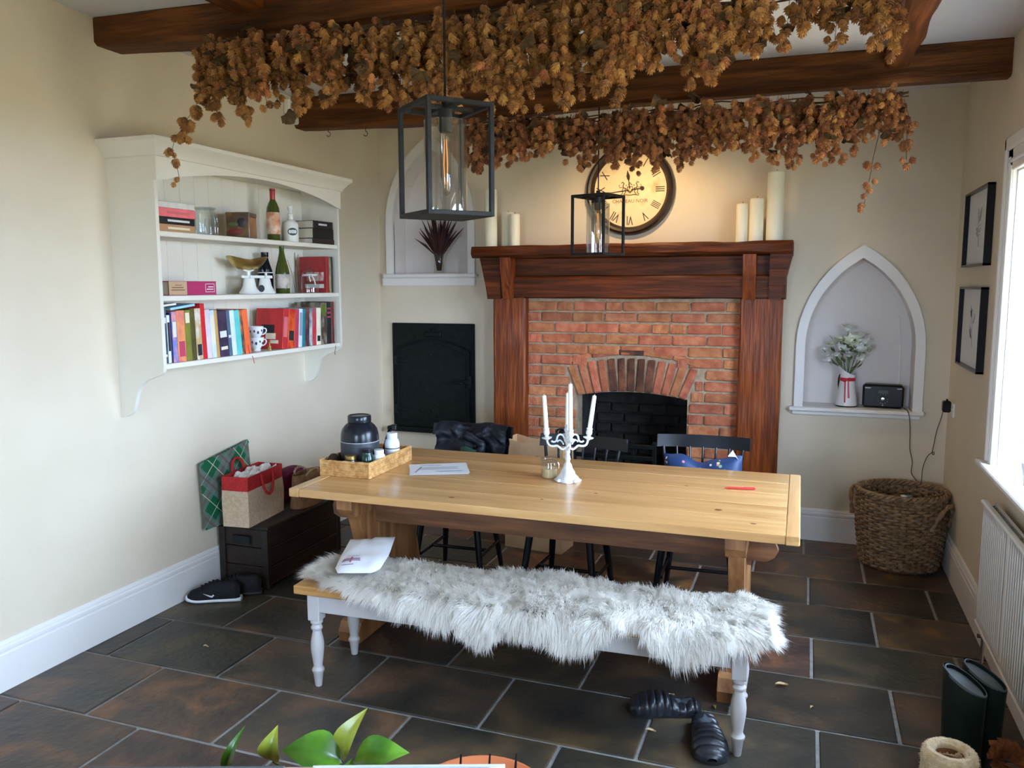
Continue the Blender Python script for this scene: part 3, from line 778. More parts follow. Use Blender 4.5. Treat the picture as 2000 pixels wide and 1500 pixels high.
def leaf_mb(seed):
    rr = random.Random(seed)
    out = [(0,0),(.016,.004),(.028,.014),(.026,.028),(.033,.040),(.022,.052),(.010,.064),(0,.060),(-.010,.064),(-.022,.052),(-.033,.040),(-.026,.028),(-.028,.014),(-.016,.004)]
    bb = MB(); vs = [(0,.03,.006)]+[(x,y,rr.uniform(-.012,.012)-abs(x)*.5) for x,y in out]
    bb.add(vs, [(0,1+i,1+(i+1)%len(out)) for i in range(len(out))])
    return bb
LEAF_ME = [leaf_mb(i).mesh('leaf', HLEAF, 0, recalc=False) for i in range(4)]
def garland(label, xs, yfun, ztop, drop, dens, seed, tails=(), gap=None):
    rr = random.Random(seed)
    x0, x1 = xs
    t = thing('hop_garland', label, 'garland', ((x0+x1)/2, yfun((x0+x1)/2), ztop((x0+x1)/2)))
    org = ORG[t]; vine = MB(); cones = []; leaves = []
    for k in range(3):
        pts = []
        n = 40
        for i in range(n+1):
            x = x0+(x1-x0)*i/n
            d = noise.noise_vector(Vector((x*3, k*7.7, seed)))
            pts.append((x, yfun(x)+d[0]*.05, ztop(x)-.02+d[1]*.045))
        vine.tube(pts, .0035, 5)
    bunches = []; xb = x0
    while xb < x1:
        bunches.append((xb, rr.uniform(.70,1.2), rr.uniform(.06,.10))); xb += rr.uniform(.055,.10)*(1 if gap is None else gap(xb))
    strands = []
    for (xb, amp, hw) in bunches:
        for _ in range(max(4, int(hw*2*dens))):
            q_ = rr.uniform(-1,1); strands.append((xb+q_*hw, amp*(1-.62*abs(q_)**.8)*rr.uniform(.75,1.05)))
    for (x, amp) in strands:
        D = max(.03, drop(x)*amp)
        p = Vector((x+rr.uniform(-.02,.02), yfun(x)+rr.uniform(-.085,.085), ztop(x)+rr.uniform(-.03,.035)))
        path = [p.copy()]; s = 0; drift = Vector((rr.uniform(-.25,.25), rr.uniform(-.15,.15), 0))
        while s < D:
            st = .020; s += st
            p = p+Vector((drift.x*st+rr.uniform(-.004,.004), drift.y*st+rr.uniform(-.004,.004), -st)); path.append(p.copy())
            for _ in range(1 if rr.random() < .6 else 2):
                a = rr.uniform(0,2*PI); q = rr.uniform(.005,.026)
                cones.append((p+Vector((math.cos(a)*q, math.sin(a)*q, rr.uniform(-.01,.01))), (rr.uniform(-.7,.7), rr.uniform(-.7,.7), rr.uniform(0,6.28)), rr.uniform(.66,1.0), rr.randrange(6)))
        vine.tube(path[::3]+[path[-1]], .0012, 3)
        if rr.random() < .55:
            q = rr.choice(path)
            leaves.append((q+Vector((rr.uniform(-.03,.03), rr.uniform(-.05,.05), rr.uniform(-.01,.03))), (rr.uniform(-1.2,-.2), rr.uniform(-.6,.6), rr.uniform(0,6.28)), rr.uniform(.6,1.25)))
    for path, per in tails:
        vine.tube(path, .0014, 4)
        P = [Vector(q) for q in path]
        for (k, cnt) in per:
            for _ in range(cnt):
                q = P[k]+Vector((rr.uniform(-.022,.022), rr.uniform(-.02,.02), rr.uniform(-.02,.012)))
                cones.append((q, (rr.uniform(-.5,.5), rr.uniform(-.5,.5), rr.uniform(0,6)), rr.uniform(.65,1.0), rr.randrange(6)))
    vine.build('vine', VINE, t)
    cones.sort(key=lambda c: c[0].y)
    for (p, e, s, k) in cones[:300]:
        place(CONE_ME[k], 'hop_cone', t, p-org, e, (s,s,s))
    rest = MB()
    from mathutils import Euler
    for (p, e, s, k) in cones[300:]:
        Mx = Matrix.Translation(p-org) @ Euler(e).to_matrix().to_4x4() @ Matrix.Scale(s,4)
        rest.add([Mx @ Vector(v) for v in CONES[k].v], CONES[k].f, k%3)
    o = rest.build('hop_cones', HOPS, t, smooth=0, local=True, recalc=False); o['kind'] = 'stuff'
    for (p, e, s) in leaves: place(rr.choice(LEAF_ME), 'leaf', t, p-org, e, (s,s,s))
    return len(cones)
n1 = garland('long thick garland of dried amber hops draped along the near ceiling beam', (-2.47,.30), lambda x: 3.0+.03*math.sin(x*4)+(.0 if x < -.4 else (x+.4)*.12),
        lambda x: lerp(x, [(-2.5,2.735),(-1.6,2.715),(-.9,2.74),(-.3,2.68),(.3,2.72)]),
        lambda x: lerp(x, [(-2.5,.28),(-2.2,.30),(-1.7,.31),(-1.1,.36),(-.75,.33),(-.3,.33),(-.12,.27),(-.05,.16),(.05,.24),(.3,.26)]), 64, 3,
        tails=[([(-2.46,3.0,2.66),(-2.50,3.0,2.60),(-2.53,3.0,2.53),(-2.56,2.99,2.47),(-2.60,2.98,2.42),(-2.63,2.98,2.37)], [(0,20),(1,24),(2,20),(3,15),(4,17),(5,9)]),
               ([(-2.63,2.98,2.38),(-2.67,2.98,2.35),(-2.685,2.98,2.30),(-2.675,2.98,2.26),(-2.66,2.98,2.20),(-2.655,2.98,2.17)], [(2,3),(3,4),(5,2)]),
               ([(-2.36,3.0,2.60),(-2.33,3.0,2.52),(-2.30,3.0,2.46),(-2.31,3.0,2.42)], [(0,8),(1,12),(2,12),(3,6)]),
               ([(-2.44,2.98,2.62),(-2.42,2.98,2.55),(-2.45,2.98,2.49),(-2.43,2.98,2.43)], [(0,10),(1,12),(2,10),(3,5)])], gap=lambda x: 1 if x < -.25 else 1.9)
n2 = garland('shorter garland of dried hops hung under the far beam above the mantel', (-1.86,.40), lambda x: 4.36-.03*(x+1.8)+.03*math.sin(x*5),
        lambda x: lerp(x, [(-1.9,2.60),(-1.2,2.60),(-.3,2.60),(.4,2.60)]),
        lambda x: lerp(x, [(-1.9,.26),(-1.5,.27),(-1.2,.28),(-.9,.29),(-.5,.30),(0,.30),(.25,.26),(.4,.26)]), 58, 8,
        tails=[([(.30,4.33,2.55),(.28,4.33,2.40),(.26,4.33,2.29),(.25,4.33,2.20),(.24,4.33,2.15),(.232,4.33,2.08)], [(0,6),(2,3),(3,2),(4,2),(5,2)]),
               ([(.38,4.33,2.56),(.41,4.33,2.46),(.40,4.33,2.36),(.405,4.33,2.28)], [(1,9),(2,7),(3,3)])])
print('hop cones', n1, n2)
# ------------------------------------------------------------------ dining table
PINE = mat('honey_pine', lin(174,124,72), lin(216,174,116), lin(196,150,94), scale=4, stretch=(.35,5,5), rough=.30, bump=.10, bscale=10, ramp=(.25,.75), rand=.10, objw=True, dist=.7, coat=.25)
PINEY = mat('honey_pine_end', lin(174,124,72), lin(216,174,116), lin(196,150,94), scale=4, stretch=(5,.35,5), rough=.30, bump=.10, bscale=10, ramp=(.25,.75), rand=.08, objw=True, dist=.7, coat=.25)
UNDER = mat('brown_table_frame', lin(84,50,26), lin(128,82,46), lin(104,64,34), scale=5, stretch=(.4,4,4), rough=.5, bump=.25, bscale=10)
UNDERZ = mat('worn_trestle_wood', lin(120,78,44), lin(164,116,72), lin(142,96,56), scale=5, stretch=(4,4,.4), rough=.5, bump=.25, bscale=10)
KNOT = mat('knot_wood', lin(120,74,36), rough=.4)
tb = thing('dining_table', 'long honey pine trestle dining table with breadboard ends', 'table', (-1.125,3.665,0), rad(.5))
HL, HD = 1.125, .525
pw = 2*HD/5
for i in range(5):
    b = MB(); y0 = -HD+pw*i; b.box(-HL+.053, HL-.053, y0+.0008, y0+pw-.0008, .722, .760-R.uniform(0,.0008), c=.0022); b.build('plank', PINE, tb, local=True, smooth=0)
for s in (-1,1):
    b = MB(); b.box(s*(HL-.052), s*HL, -HD-.002, HD+.002, .720, .7605, c=.004); b.build('breadboard_end', PINEY, tb, local=True, smooth=0)
for (x,y,r_) in ((-.34,-.43,.016),(.62,.12,.012),(.80,-.25,.018),(.25,-.15,.010),(-.1,.28,.012),(.05,-.33,.010),(.95,-.41,.014),(-.62,.02,.010),(.42,.40,.010)):
    b = MB(); b.lathe([(0,.7606),(r_*.6,.7603)], 14, (x,y,0), sx=1.5, caps=False); b.build('knot', KNOT, tb, local=True, smooth=0)
for (x,dx) in ((.885,-.045),(-.885,.0)):
    b = MB(); b.prism([(-.44,.722),(.44,.722),(.44,.66),(.41,.612),(-.40,.612),(-.44,.655)], 'x', x-.04, x+.04); b.build('bearer', UNDERZ, tb, local=True)
    b = MB(); b.prism([(-.36,.615),(.33,.615),(.28,.45),(.25,.34),(.29,.2),(.36,.06),(-.38,.06),(-.31,.2),(-.27,.34),(-.30,.45)], 'x', x-.032, x+.032); b.build('trestle_panel', UNDERZ, tb, local=True)
    b = MB(); b.prism([(-.42,0),(.42,0),(.43,.05),(.40,.095),(.33,.11),(-.33,.11),(-.40,.095),(-.43,.05)], 'x', x-.055, x+.055); b.build('foot', UNDERZ, tb, local=True)
b = MB(); b.prism([(-1.09,.555),(-1.06,.540),(1.0,.540),(1.03,.56),(1.045,.59),(1.03,.625),(1.0,.64),(.84,.64),(.84,.70),(-.84,.70),(-.84,.64),(-1.08,.64),(-1.095,.60)], 'y', -.20, -.155); b.build('long_rail', UNDER, tb, local=True)
for x in (.928,-.928):
    b = MB(); b.prism([(x-.012,.675),(x+.016,.675),(x+.010,.515),(x-.008,.515)], 'y', -.19, -.165); b.build('wedge', UNDERZ, tb, local=True)
# things on the table ------------------------------------------------
TZ = .761
# papers
PAPER = mat('white_paper', (.80,.82,.84), rough=.6)
INKL = mat('printed_grey', lin(120,126,150), rough=.7)
t = thing('paper_document', 'two white printed sheets lying between tray and candelabra', 'papers', (-1.75,3.715,TZ), rad(25.5))
for k, a in enumerate((0, rad(3))):
    b = MB(); b.grid(lambda u,v: (-.148+.297*u, -.12+.235*v, .0015+.0035*k+.004*(1-k)*0+.005*max(0,u-.85)*k), 8, 6, th=.0006); b.v = [Matrix.Rotation(a,4,'Z') @ Vector(v) for v in b.v]; sh = b.build('sheet', PAPER, t, local=True)
b = MB()
for (x0,x1,y) in ((-.09,.02,.07),(-.02,.12,-.07),(0,.11,-.078),(-.1,.1,.02),(-.1,.09,.0),(-.1,.1,-.02)): b.box(x0,x1,y,y+.0035,.0058,.0062,T=Matrix.Rotation(rad(3),4,'Z'))
b.prism([(-.12,-.09),(-.115,-.09),(-.085,.04),(-.09,.04)],'z',.0058,.0062)
b.build('print', INKL, sh, local=True)
# candelabra
CANDW = mat('white_painted_metal', (.78,.80,.80), (.66,.70,.70), scale=40, rough=.4, bump=.4, bscale=80)
TAPER = mat('taper_wax', (.83,.82,.68), rough=.4, sss=.2)
t = thing('candelabra', 'ornate white four-armed candelabra with ivory taper candles', 'candelabra', (-1.06,3.70,TZ), rad(12))
b = MB(); b.lathe([(.058,0),(.060,.006),(.050,.014),(.044,.022),(.034,.034),(.030,.048),(.022,.064),(.019,.080),(.012,.090),(.010,.098),(.014,.108),(.012,.118),(.009,.130),(.012,.142),(.010,.155),(.008,.170),(.012,.185),(.017,.200),(.012,.215),(.013,.235),(.018,.250),(.010,.262),(.004,.275)], 20)
b.v = [(v[0]*(1+.12*math.cos(4*math.atan2(v[1],v[0]))*(1 if v[2] < .05 else .3)), v[1]*(1+.12*math.cos(4*math.atan2(v[1],v[0]))*(1 if v[2] < .05 else .3)), v[2]) for v in b.v]
b.build('stem', CANDW, t, local=True)
for k in range(4):
    b = MB(); a = k*PI/2; b.ball((.056*math.cos(a+PI/4),.056*math.sin(a+PI/4),.008), (.012,.012,.008)); b.build('foot', CANDW, t, local=True)
arms = [(rad(188), .100, .165, .03), (rad(8), .098, .165, .06), (rad(95), .085, .165, 0), (rad(-72), .055, .225, -.02)]
for (a, rr_, ln, tilt) in arms:
    Ta = Matrix.Rotation(a, 4, 'Z')
    b = MB()
    pts = bez((.008,0,.165),(.028,0,.135),(.042,0,.175),(.055,0,.172),8)+bez((.055,0,.172),(.075,0,.168),(.098,0,.165),(rr_,0,.205),8)[1:]
    b.tube([Ta @ Vector((p[0]*rr_/.1,p[1],p[2])) for p in pts], [.0052]*len(pts), 7)
    p2 = bez((.012,0,.190),(.018,0,.240),(.05,0,.232),(.052,0,.208),8)+bez((.052,0,.208),(.052,0,.188),(.072,0,.186),(.078,0,.196),6)[1:]
    b.tube([Ta @ Vector((p[0]*rr_/.1,p[1],p[2])) for p in p2], .0046, 7)
    p3 = bez((.020,0,.178),(.030,0,.200),(.042,0,.205),(.050,0,.190),6)
    b.tube([Ta @ Vector((p[0]*rr_/.1,p[1],p[2])) for p in p3], .0036, 6)
    arm = b.build('arm', CANDW, t, local=True)
    Tt = Ta @ Matrix.Translation((rr_,0,.205)) @ Matrix.Rotation(tilt*2.2,4,'Y')
    b = MB(); b.lathe([(.004,-.008),(.012,-.002),(.024,.004),(.026,.008),(.011,.010),(.009,.016),(.014,.024),(.015,.036),(.0125,.044),(.016,.050),(.013,.052),(.0115,.040)], 16, T=Tt, caps=False); b.build('drip_pan', CANDW, arm, local=True)
    b = MB(); b.lathe([(.0112,.036),(.0108,.05+ln*.6),(.0098,.042+ln),(.007,.046+ln),(0,.047+ln)], 16, T=Tt); b.tube([Tt @ Vector((0,0,.046+ln)), Tt @ Vector((.001,0,.053+ln))], .0008, 5); b.build('taper_candle', TAPER, t, local=True)
# clip-top jar
t = thing('glass_jar', 'small clip-top glass jar of tan powder beside the candelabra', 'jar', (-1.165,3.745,TZ))
b = MB(); b.lathe([(.036,.002),(.040,.006),(.0405,.062),(.036,.074),(.036,.082)], 28, caps=False); b.build('glass_body', JARGL, t, local=True)
TANP = mat('tan_powder', lin(196,166,120), lin(214,186,142), scale=40, rough=.9)
b = MB(); b.lathe([(0,.001),(.036,.001),(.038,.006),(.0385,.045),(0,.047)], 28); b.build('contents', TANP, t, local=True)
b = MB(); b.lathe([(.0385,.082),(.0395,.086),(.039,.094),(.034,.098),(0,.099)], 28); b.build('lid', JARGL, t, local=True)
b = MB(); b.tube([(.040*math.cos(a),.040*math.sin(a),.078) for a in [2*PI*i/24 for i in range(24)]], .0014, 5, closed=True); b.tube([(.040,0,.078),(.047,0,.07),(.048,0,.05),(.043,0,.035)], .0014, 5); b.tube([(.040,.01,.078),(.02,.01,.101),(-.02,.01,.101),(-.040,.01,.079)], .0014, 5); b.build('clip', CHROME, t, local=True)
# red pen
t = thing('ballpoint_pen', 'red ballpoint pen lying at the right end of the table', 'pen', (-.265,3.805,TZ+.005), rad(10))
RED = mat('red_plastic', (.62,.03,.03), rough=.3)
b = MB(); b.lathe([(.001,-.07),(.004,-.058),(.0048,-.05),(.0048,.06),(.004,.068),(0,.068)], 12, T=Matrix.Rotation(rad(90),4,'Y')); b.build('barrel', RED, t, local=True)
b = MB(); b.box(.015,.066,-.0015,.0015,.0045,.0062); b.build('pocket_clip', RED, t, local=True)
# woven tray
WEAVE = mat('water_hyacinth', lin(178,128,70), lin(222,178,116), lin(204,156,94), scale=40, rough=.75, bump=.5, bscale=90)
tr = thing('woven_tray', 'rectangular woven hyacinth tray holding jars at the left end of the table', 'basket', (-2.12,3.64,TZ), rad(1))
def weave_wall(p, q, h, rows, n_out, seed):
    bb = MB(); rr = random.Random(seed); P, Q = Vector(p), Vector(q); L_ = (Q-P).length; n = int(L_/.013); out = Vector(n_out)
    for r_ in range(rows):
        z = h*(r_+.5)/rows; pts = []
        for i in range(n+1):
            w = math.sin((i+(r_%2))*PI)*0+(.0022 if (i+r_)%2 else -.0022)
            pts.append(P+(Q-P)*i/n+Vector((0,0,z+rr.uniform(-.0012,.0012)))+out*w)
        bb.tube(pts, h/rows*.60, 5)
    bb.box(0,1,0,1,0,1) if False else None
    return bb
tw, td, th_ = .135, .228, .078
for (p,q,nn) in (((-tw,-td,0),(tw,-td,0),(0,-1,0)),((tw,-td,0),(tw,td,0),(1,0,0)),((tw,td,0),(-tw,td,0),(0,1,0)),((-tw,td,0),(-tw,-td,0),(-1,0,0))):
    weave_wall(p,q,th_,7,nn,R.random()).build('woven_side', WEAVE, tr, local=True, smooth=50)
b = MB(); b.box(-tw,tw,-td,td,0,.008); b.build('base', WEAVE, tr, local=True)
b = MB()
for (x,y) in ((-tw,-td),(tw,-td),(tw,td),(-tw,td)): b.tube([(x,y,0),(x,y,th_+.002)], .006, 7)
b.build('corner_posts', WEAVE, tr, local=True)
TUBM = mat('black_tub_plastic', (.007,.010,.015), rough=.25, spec=.4)
TUBL = mat('dark_tub_label', (.02,.025,.032), (.035,.04,.05), scale=40, stretch=(.2,.2,3), rough=.5)
SILV = mat('silver_print', (.55,.57,.58), rough=.4)
zt = TZ+.009
def jarthing(name, label, cat, x, y, parts, group=None, rz=0):
    t = thing(name, label, cat, (x,y,zt), rz, group)
    for (pn, prof, m_) in parts:
        bb = MB(); bb.lathe(prof, 28); bb.build(pn, m_, t, local=True)
    return t
t = jarthing('supplement_tub', 'large round black plastic tub with screw lid standing in the tray', 'tub', -2.148, 3.615, [
    ('body', [(0,0),(.086,0),(.094,.01),(.097,.03),(.098,.14),(.096,.17),(.090,.195),(.078,.213),(.062,.227),(.055,.232)], TUBM),
    ('label', [(.0982,.03),(.0988,.034),(.0988,.130),(.0982,.134)], TUBL),
    ('lid', [(.055,.230),(.059,.233),(.060,.238),(.060,.262),(.057,.267),(.050,.268),(.048,.265),(0,.265)], TUBM)])
b = MB(); b.lathe([(.0984,.1345),(.0992,.136),(.0984,.1375)], 40, caps=False); b.build('silver_line', SILV, t, local=True)
WPL = mat('white_plastic', (.78,.80,.83), rough=.35)
jarthing('pill_bottle', 'taller white plastic pill bottle at the far corner of the tray', 'bottle', -2.032, 3.745, [
    ('body', [(0,0),(.036,0),(.039,.005),(.039,.105),(.034,.122),(.026,.130)], WPL), ('band', [(.0392,.078),(.0396,.079),(.0396,.082),(.0392,.083)], BLACKP),
    ('cap', [(.024,.130),(.028,.131),(.028,.158),(.026,.160),(0,.160)], WPL)], 'pill bottles in the tray')
jarthing('pill_bottle', 'shorter white plastic pill bottle in front of the taller one in the tray', 'bottle', -2.016, 3.575, [
    ('body', [(0,0),(.030,0),(.033,.005),(.033,.065),(.028,.078),(.022,.083)], WPL), ('cap', [(.021,.083),(.025,.084),(.025,.103),(0,.104)], WPL)], 'pill bottles in the tray')
DKJ = mat('dark_brown_jar', (.03,.014,.008), rough=.2); GRNJ = mat('dark_green_jar', (.006,.035,.022), rough=.2)
jarthing('spread_jar', 'dark jar with a gold lid, taller one beside the tub in the tray', 'jar', -2.118, 3.47, [('body', [(0,0),(.028,0),(.030,.005),(.030,.062),(.026,.070)], DKJ), ('lid', [(.028,.070),(.0285,.086),(.026,.088),(0,.088)], BRASS)], 'gold-lidded jars in the tray')
jarthing('spread_jar', 'low dark jar with a gold lid by the front edge of the tray', 'jar', -2.055, 3.443, [('body', [(0,0),(.023,0),(.025,.004),(.025,.040),(.022,.046)], DKJ), ('lid', [(.0235,.046),(.024,.06),(.022,.062),(0,.062)], BRASS)], 'gold-lidded jars in the tray')
jarthing('green_jar', 'dark green glass jar in the middle of the tray', 'jar', -2.045, 3.51, [('body', [(0,0),(.03,0),(.032,.005),(.032,.075),(.026,.088),(.024,.10)], GRNJ), ('lid', [(.025,.10),(.026,.118),(0,.119)], BLACKP)])
t = thing('compact_case', 'pale pink and white compact tilted in the tray corner', 'compact', (-2.175,3.455,zt))
PINKP = mat('pale_pink_plastic', (.62,.42,.36), rough=.4)
b = MB(); b.lathe([(0,0),(.026,0),(.028,.004),(.028,.036),(.02,.05),(0,.052)], 20); b.build('body', PINKP, t, local=True)
b = MB(); b.lathe([(.0275,.036),(.0285,.037),(.0285,.044),(.022,.052),(0,.0535)], 20); b.build('lid', WPL, t, local=True)
t = thing('sunglasses_case', 'dark brown folded glasses case at the left corner of the tray', 'case', (-2.222,3.475,zt), rad(88))
b = MB(); b.grid(lambda u,v: (-.045+.09*u, .02*math.cos(v*2*PI), .045+.045*math.sin(v*2*PI)*math.sin(PI*min(max(u,.06),.94))**.4), 12, 14); b.build('shell', DKJ, t, local=True)
b = MB(); b.box(-.04,.04,-.0215,-.019,.043,.047); b.build('seam', BLACKP, t, local=True)
t = thing('round_lens', 'grey round lens leaning against the front of the tray', 'lens', (-2.012,3.47,zt), rad(-20))
GREYP = mat('grey_plastic', (.22,.23,.26), rough=.35)
T_ = TR(0,0,.03,rx=rad(80)) @ Matrix.Scale(.75,4); b = MB(); b.lathe([(0,0),(.034,0),(.036,.004),(.034,.009),(.029,.009),(.028,.006),(0,.006)], 24, T=T_); b.build('disc', GREYP, t, local=True)
t = thing('kitchen_tool', 'black handled tool sticking out behind the tub', 'tool', (-2.09,3.80,zt), rad(15))
b = MB(); b.tube([(-.03,0,.012),(-.01,0,.09),(.015,0,.165),(.035,0,.175)], [.009,.009,.011,.009], 8); b.build('handle', BLACKP, t, local=True)
b = MB(); b.box(.028,.052,-.016,.016,.162,.192,c=.004); b.build('head', BLACKP, t, local=True)

# ------------------------------------------------------------------ bench
bn = thing('bench', 'long pine-topped bench with white turned legs in front of the table', 'bench', (-1.05,3.01,0), rad(2.2))
BENCHW = mat('bench_pine', lin(170,122,66), lin(212,166,104), lin(192,144,82), scale=4, stretch=(.35,5,5), rough=.42, bump=.15, bscale=10, rand=.08, objw=True, dist=.5)
for (y0,y1) in ((-.200,-.002),(.002,.200)):
    b = MB(); b.box(-.945,.94,y0,y1,.413,.450,c=.004); b.build('plank', BENCHW, bn, local=True)
LEGW = mat('bench_white_paint', (.54,.51,.49), (.50,.475,.455), scale=10, rough=.42)
for s in (-1,1):
    b = MB(); b.box(-.85,.85,s*.165-.011,s*.165+.011,.335,.413,c=.002); b.build('apron', LEGW, bn, local=True)
    b = MB(); b.box(s*.862-.011,s*.862+.011,-.15,.15,.335,.413,c=.002); b.build('end_apron', LEGW, bn, local=True)
prof = [(0,0),(.013,0),(.015,.004),(.0215,.062),(.026,.068),(.0265,.076),(.021,.084),(.0185,.092),(.0225,.12),(.0275,.16),(.0285,.185),(.026,.21),(.0195,.24),(.0175,.25),(.024,.256),(.0255,.264),(.020,.272),(.019,.277),(.026,.283),(.027,.292),(.026,.30)]
for sx in (-1,1):
    for sy in (-1,1):
        b = MB(); b.lathe(prof, 20, (sx*.863,sy*.157,0)); b.box(sx*.863-.0275,sx*.863+.0275,sy*.157-.0275,sy*.157+.0275,.297,.413,c=.003); b.build('leg', LEGW, bn, local=True)
# sheepskin
fd = [(-.93,-.10),(-.83,-.07),(-.69,-.01),(-.485,.012),(-.36,.030),(-.215,.050),(-.10,.092),(-.008,.060),(.116,.050),(.22,.078),(.344,.055),(.43,.0),(.50,-.01),(.55,.025),(.65,.052),(.737,.050),(.82,.012),(.90,-.005),(.98,-.05)]
def skin_pt(lx, s):
    # s: 0 at the back edge .. 1 at the front edge of the fleece; returns point, normal, lay
    e = min(1, max(0, (lx+.92)/.10))**.6*min(1, max(0, (.99-lx)/.14))**.55
    yb = .02+.165*e+.012*math.sin(lx*9); d = lerp(lx, fd)*(1.25 if lerp(lx, fd) > 0 else 1)
    tot = (yb+.207)+d; q = s*tot
    end = max(0, lx-.945)
    if q <= yb+.207:
        y = yb-q; z = .4525+.006*math.sin(lx*7+y*9)
    else:
        h = q-(yb+.207); y = -.209-.012*math.sin(min(1,h/.03)*PI/2); z = .4525-h
    w = min(1, max(0, (q-(yb+.207)+.045)/.07)); w = w*w*(3-2*w)
    n = (Vector((0,0,1))*(1-w)+Vector((0,-1,.25))*w).normalized()
    lay = Vector((.15*math.sin(lx*11), -.55-.5*s, 0))*(1-w)+Vector((.12*math.sin(lx*13),-.15,-1))*w
    lay = lay+Vector((-.6,0,0))*min(1, max(0, (-.70-lx)/.2))+Vector((.8,0,-.1))*min(1, max(0, (lx-.68)/.28))
    z -= end*1.2
    return Vector((lx,y,z)), n, lay
FLEECE = bpy.data.materials.new('ivory_fleece'); FLEECE.use_nodes = True
nt = FLEECE.node_tree; N = nt.nodes; L = nt.links; N.remove(N['Principled BSDF'])
df = N.new('ShaderNodeBsdfDiffuse'); tl = N.new('ShaderNodeBsdfTranslucent'); ms = N.new('ShaderNodeMixShader'); ms.inputs[0].default_value = .5
df.inputs[0].default_value = (.95,.93,.88,1); tl.inputs[0].default_value = (.95,.92,.86,1)
L.new(df.outputs[0], ms.inputs[1]); L.new(tl.outputs[0], ms.inputs[2]); L.new(ms.outputs[0], N['Material Output'].inputs[0])
HIDE = mat('fleece_hide', (.86,.83,.76), rough=.9)
fl = thing('sheepskin', 'long white sheepskin fleece draped over the bench', 'sheepskin', (-1.05,3.01,.452), rad(2.2))
b = MB(); b.grid(lambda u,v: skin_pt(-.91+1.88*u, v)[0]-Vector((0,0,.452)), 80, 24, th=-.003); b.build('hide', HIDE, fl, local=True, smooth=60)
fur = MB(); rf = random.Random(5); V = []; Fc = []
for i in range(125000):
    lx = rf.uniform(-.915,.975); s = rf.random()**.9
    p, n, lay = skin_pt(lx, s)
    lock = noise.noise_vector(Vector((p.x*11, p.y*11+p.z*11, 1.3)))
    lock2 = noise.noise_vector(Vector((p.x*45, p.y*45+p.z*45, 4.1)))
    dirv = (lay*1.0+lock*.55+lock2*.36+Vector((rf.gauss(0,.14),rf.gauss(0,.14),rf.gauss(0,.10))))
    L_ = rf.uniform(.055,.090)
    hang = n.z < .5
    side = dirv.cross(n); side = side.normalized()*rf.uniform(.0006,.0010) if side.length > 1e-4 else Vector((.0015,0,0))
    p1 = p+n*L_*.26+dirv*L_*.14
    p2 = p+n*L_*(.38 if not hang else .32)+dirv*L_*.42
    p3 = p+n*L_*(.38 if not hang else .26)+dirv*L_*.78
    k = len(V); z0 = Vector((0,0,.452))
    V += [p-side-z0, p+side-z0, p1-side*1.3-z0, p1+side*1.3-z0, p2-side-z0, p2+side-z0, p3-z0]
    Fc += [(k,k+1,k+3,k+2),(k+2,k+3,k+5,k+4),(k+4,k+5,k+6)]
fur.add(V, Fc)
o = fur.build('fleece_pile', FLEECE, fl, local=True, smooth=60, recalc=False); o['kind'] = 'stuff'
# white bag on the bench
t = thing('paper_bag', 'flat white paper bag with a small flag print on the left end of the fleece', 'bag', (-1.80,3.045,.512), rad(20))
def bagfn(s):
    def f_(u, v):
        a = (u-.5); c_ = (v-.5)
        wx = .105*(1-.25*max(0,-c_)); y = .215*2*c_
        x = wx*2*a*(1 if v > .12 else .8+1.6*v*.9)
        ed = (1-(2*a)**4)*(1-(2*c_)**6)
        z = s*.019*max(0,ed)+.006*noise.noise(Vector((u*4,v*5,s)))*ed+.045*max(0,v-.6)*(1 if u > .5 else .4)
        return (x,y,z)
    return f_
b = MB(); b.grid(bagfn(1),16,24); b.grid(bagfn(-1),16,24); pb = b.build('bag_body', PAPER, t, local=True, smooth=60)
BLUEP = mat('print_blue', lin(90,96,150), rough=.6); REDP = mat('print_red', lin(190,90,110), rough=.6)
for (nm, m_, x0,x1,y0,y1) in (('print_stripe',REDP,-.075,.0,-.108,-.100),('print_stripe',BLUEP,-.078,.004,-.118,-.112),('print_stripe',BLUEP,-.075,0,-.096,-.090),('print_stripe',REDP,-.042,-.034,-.135,-.075),('print_stripe',BLUEP,-.07,-.02,-.155,-.150),('print_stripe',BLUEP,-.06,-.01,-.06,-.055)):
    b = MB(); b.grid(lambda u,v: (x0+(x1-x0)*u, y0+(y1-y0)*v, bagfn(1)((x0+(x1-x0)*u)/.2+.5, (y0+(y1-y0)*v)/.43+.5)[2]+.0012), 4, 4); b.build(nm, m_, pb, local=True, smooth=0)

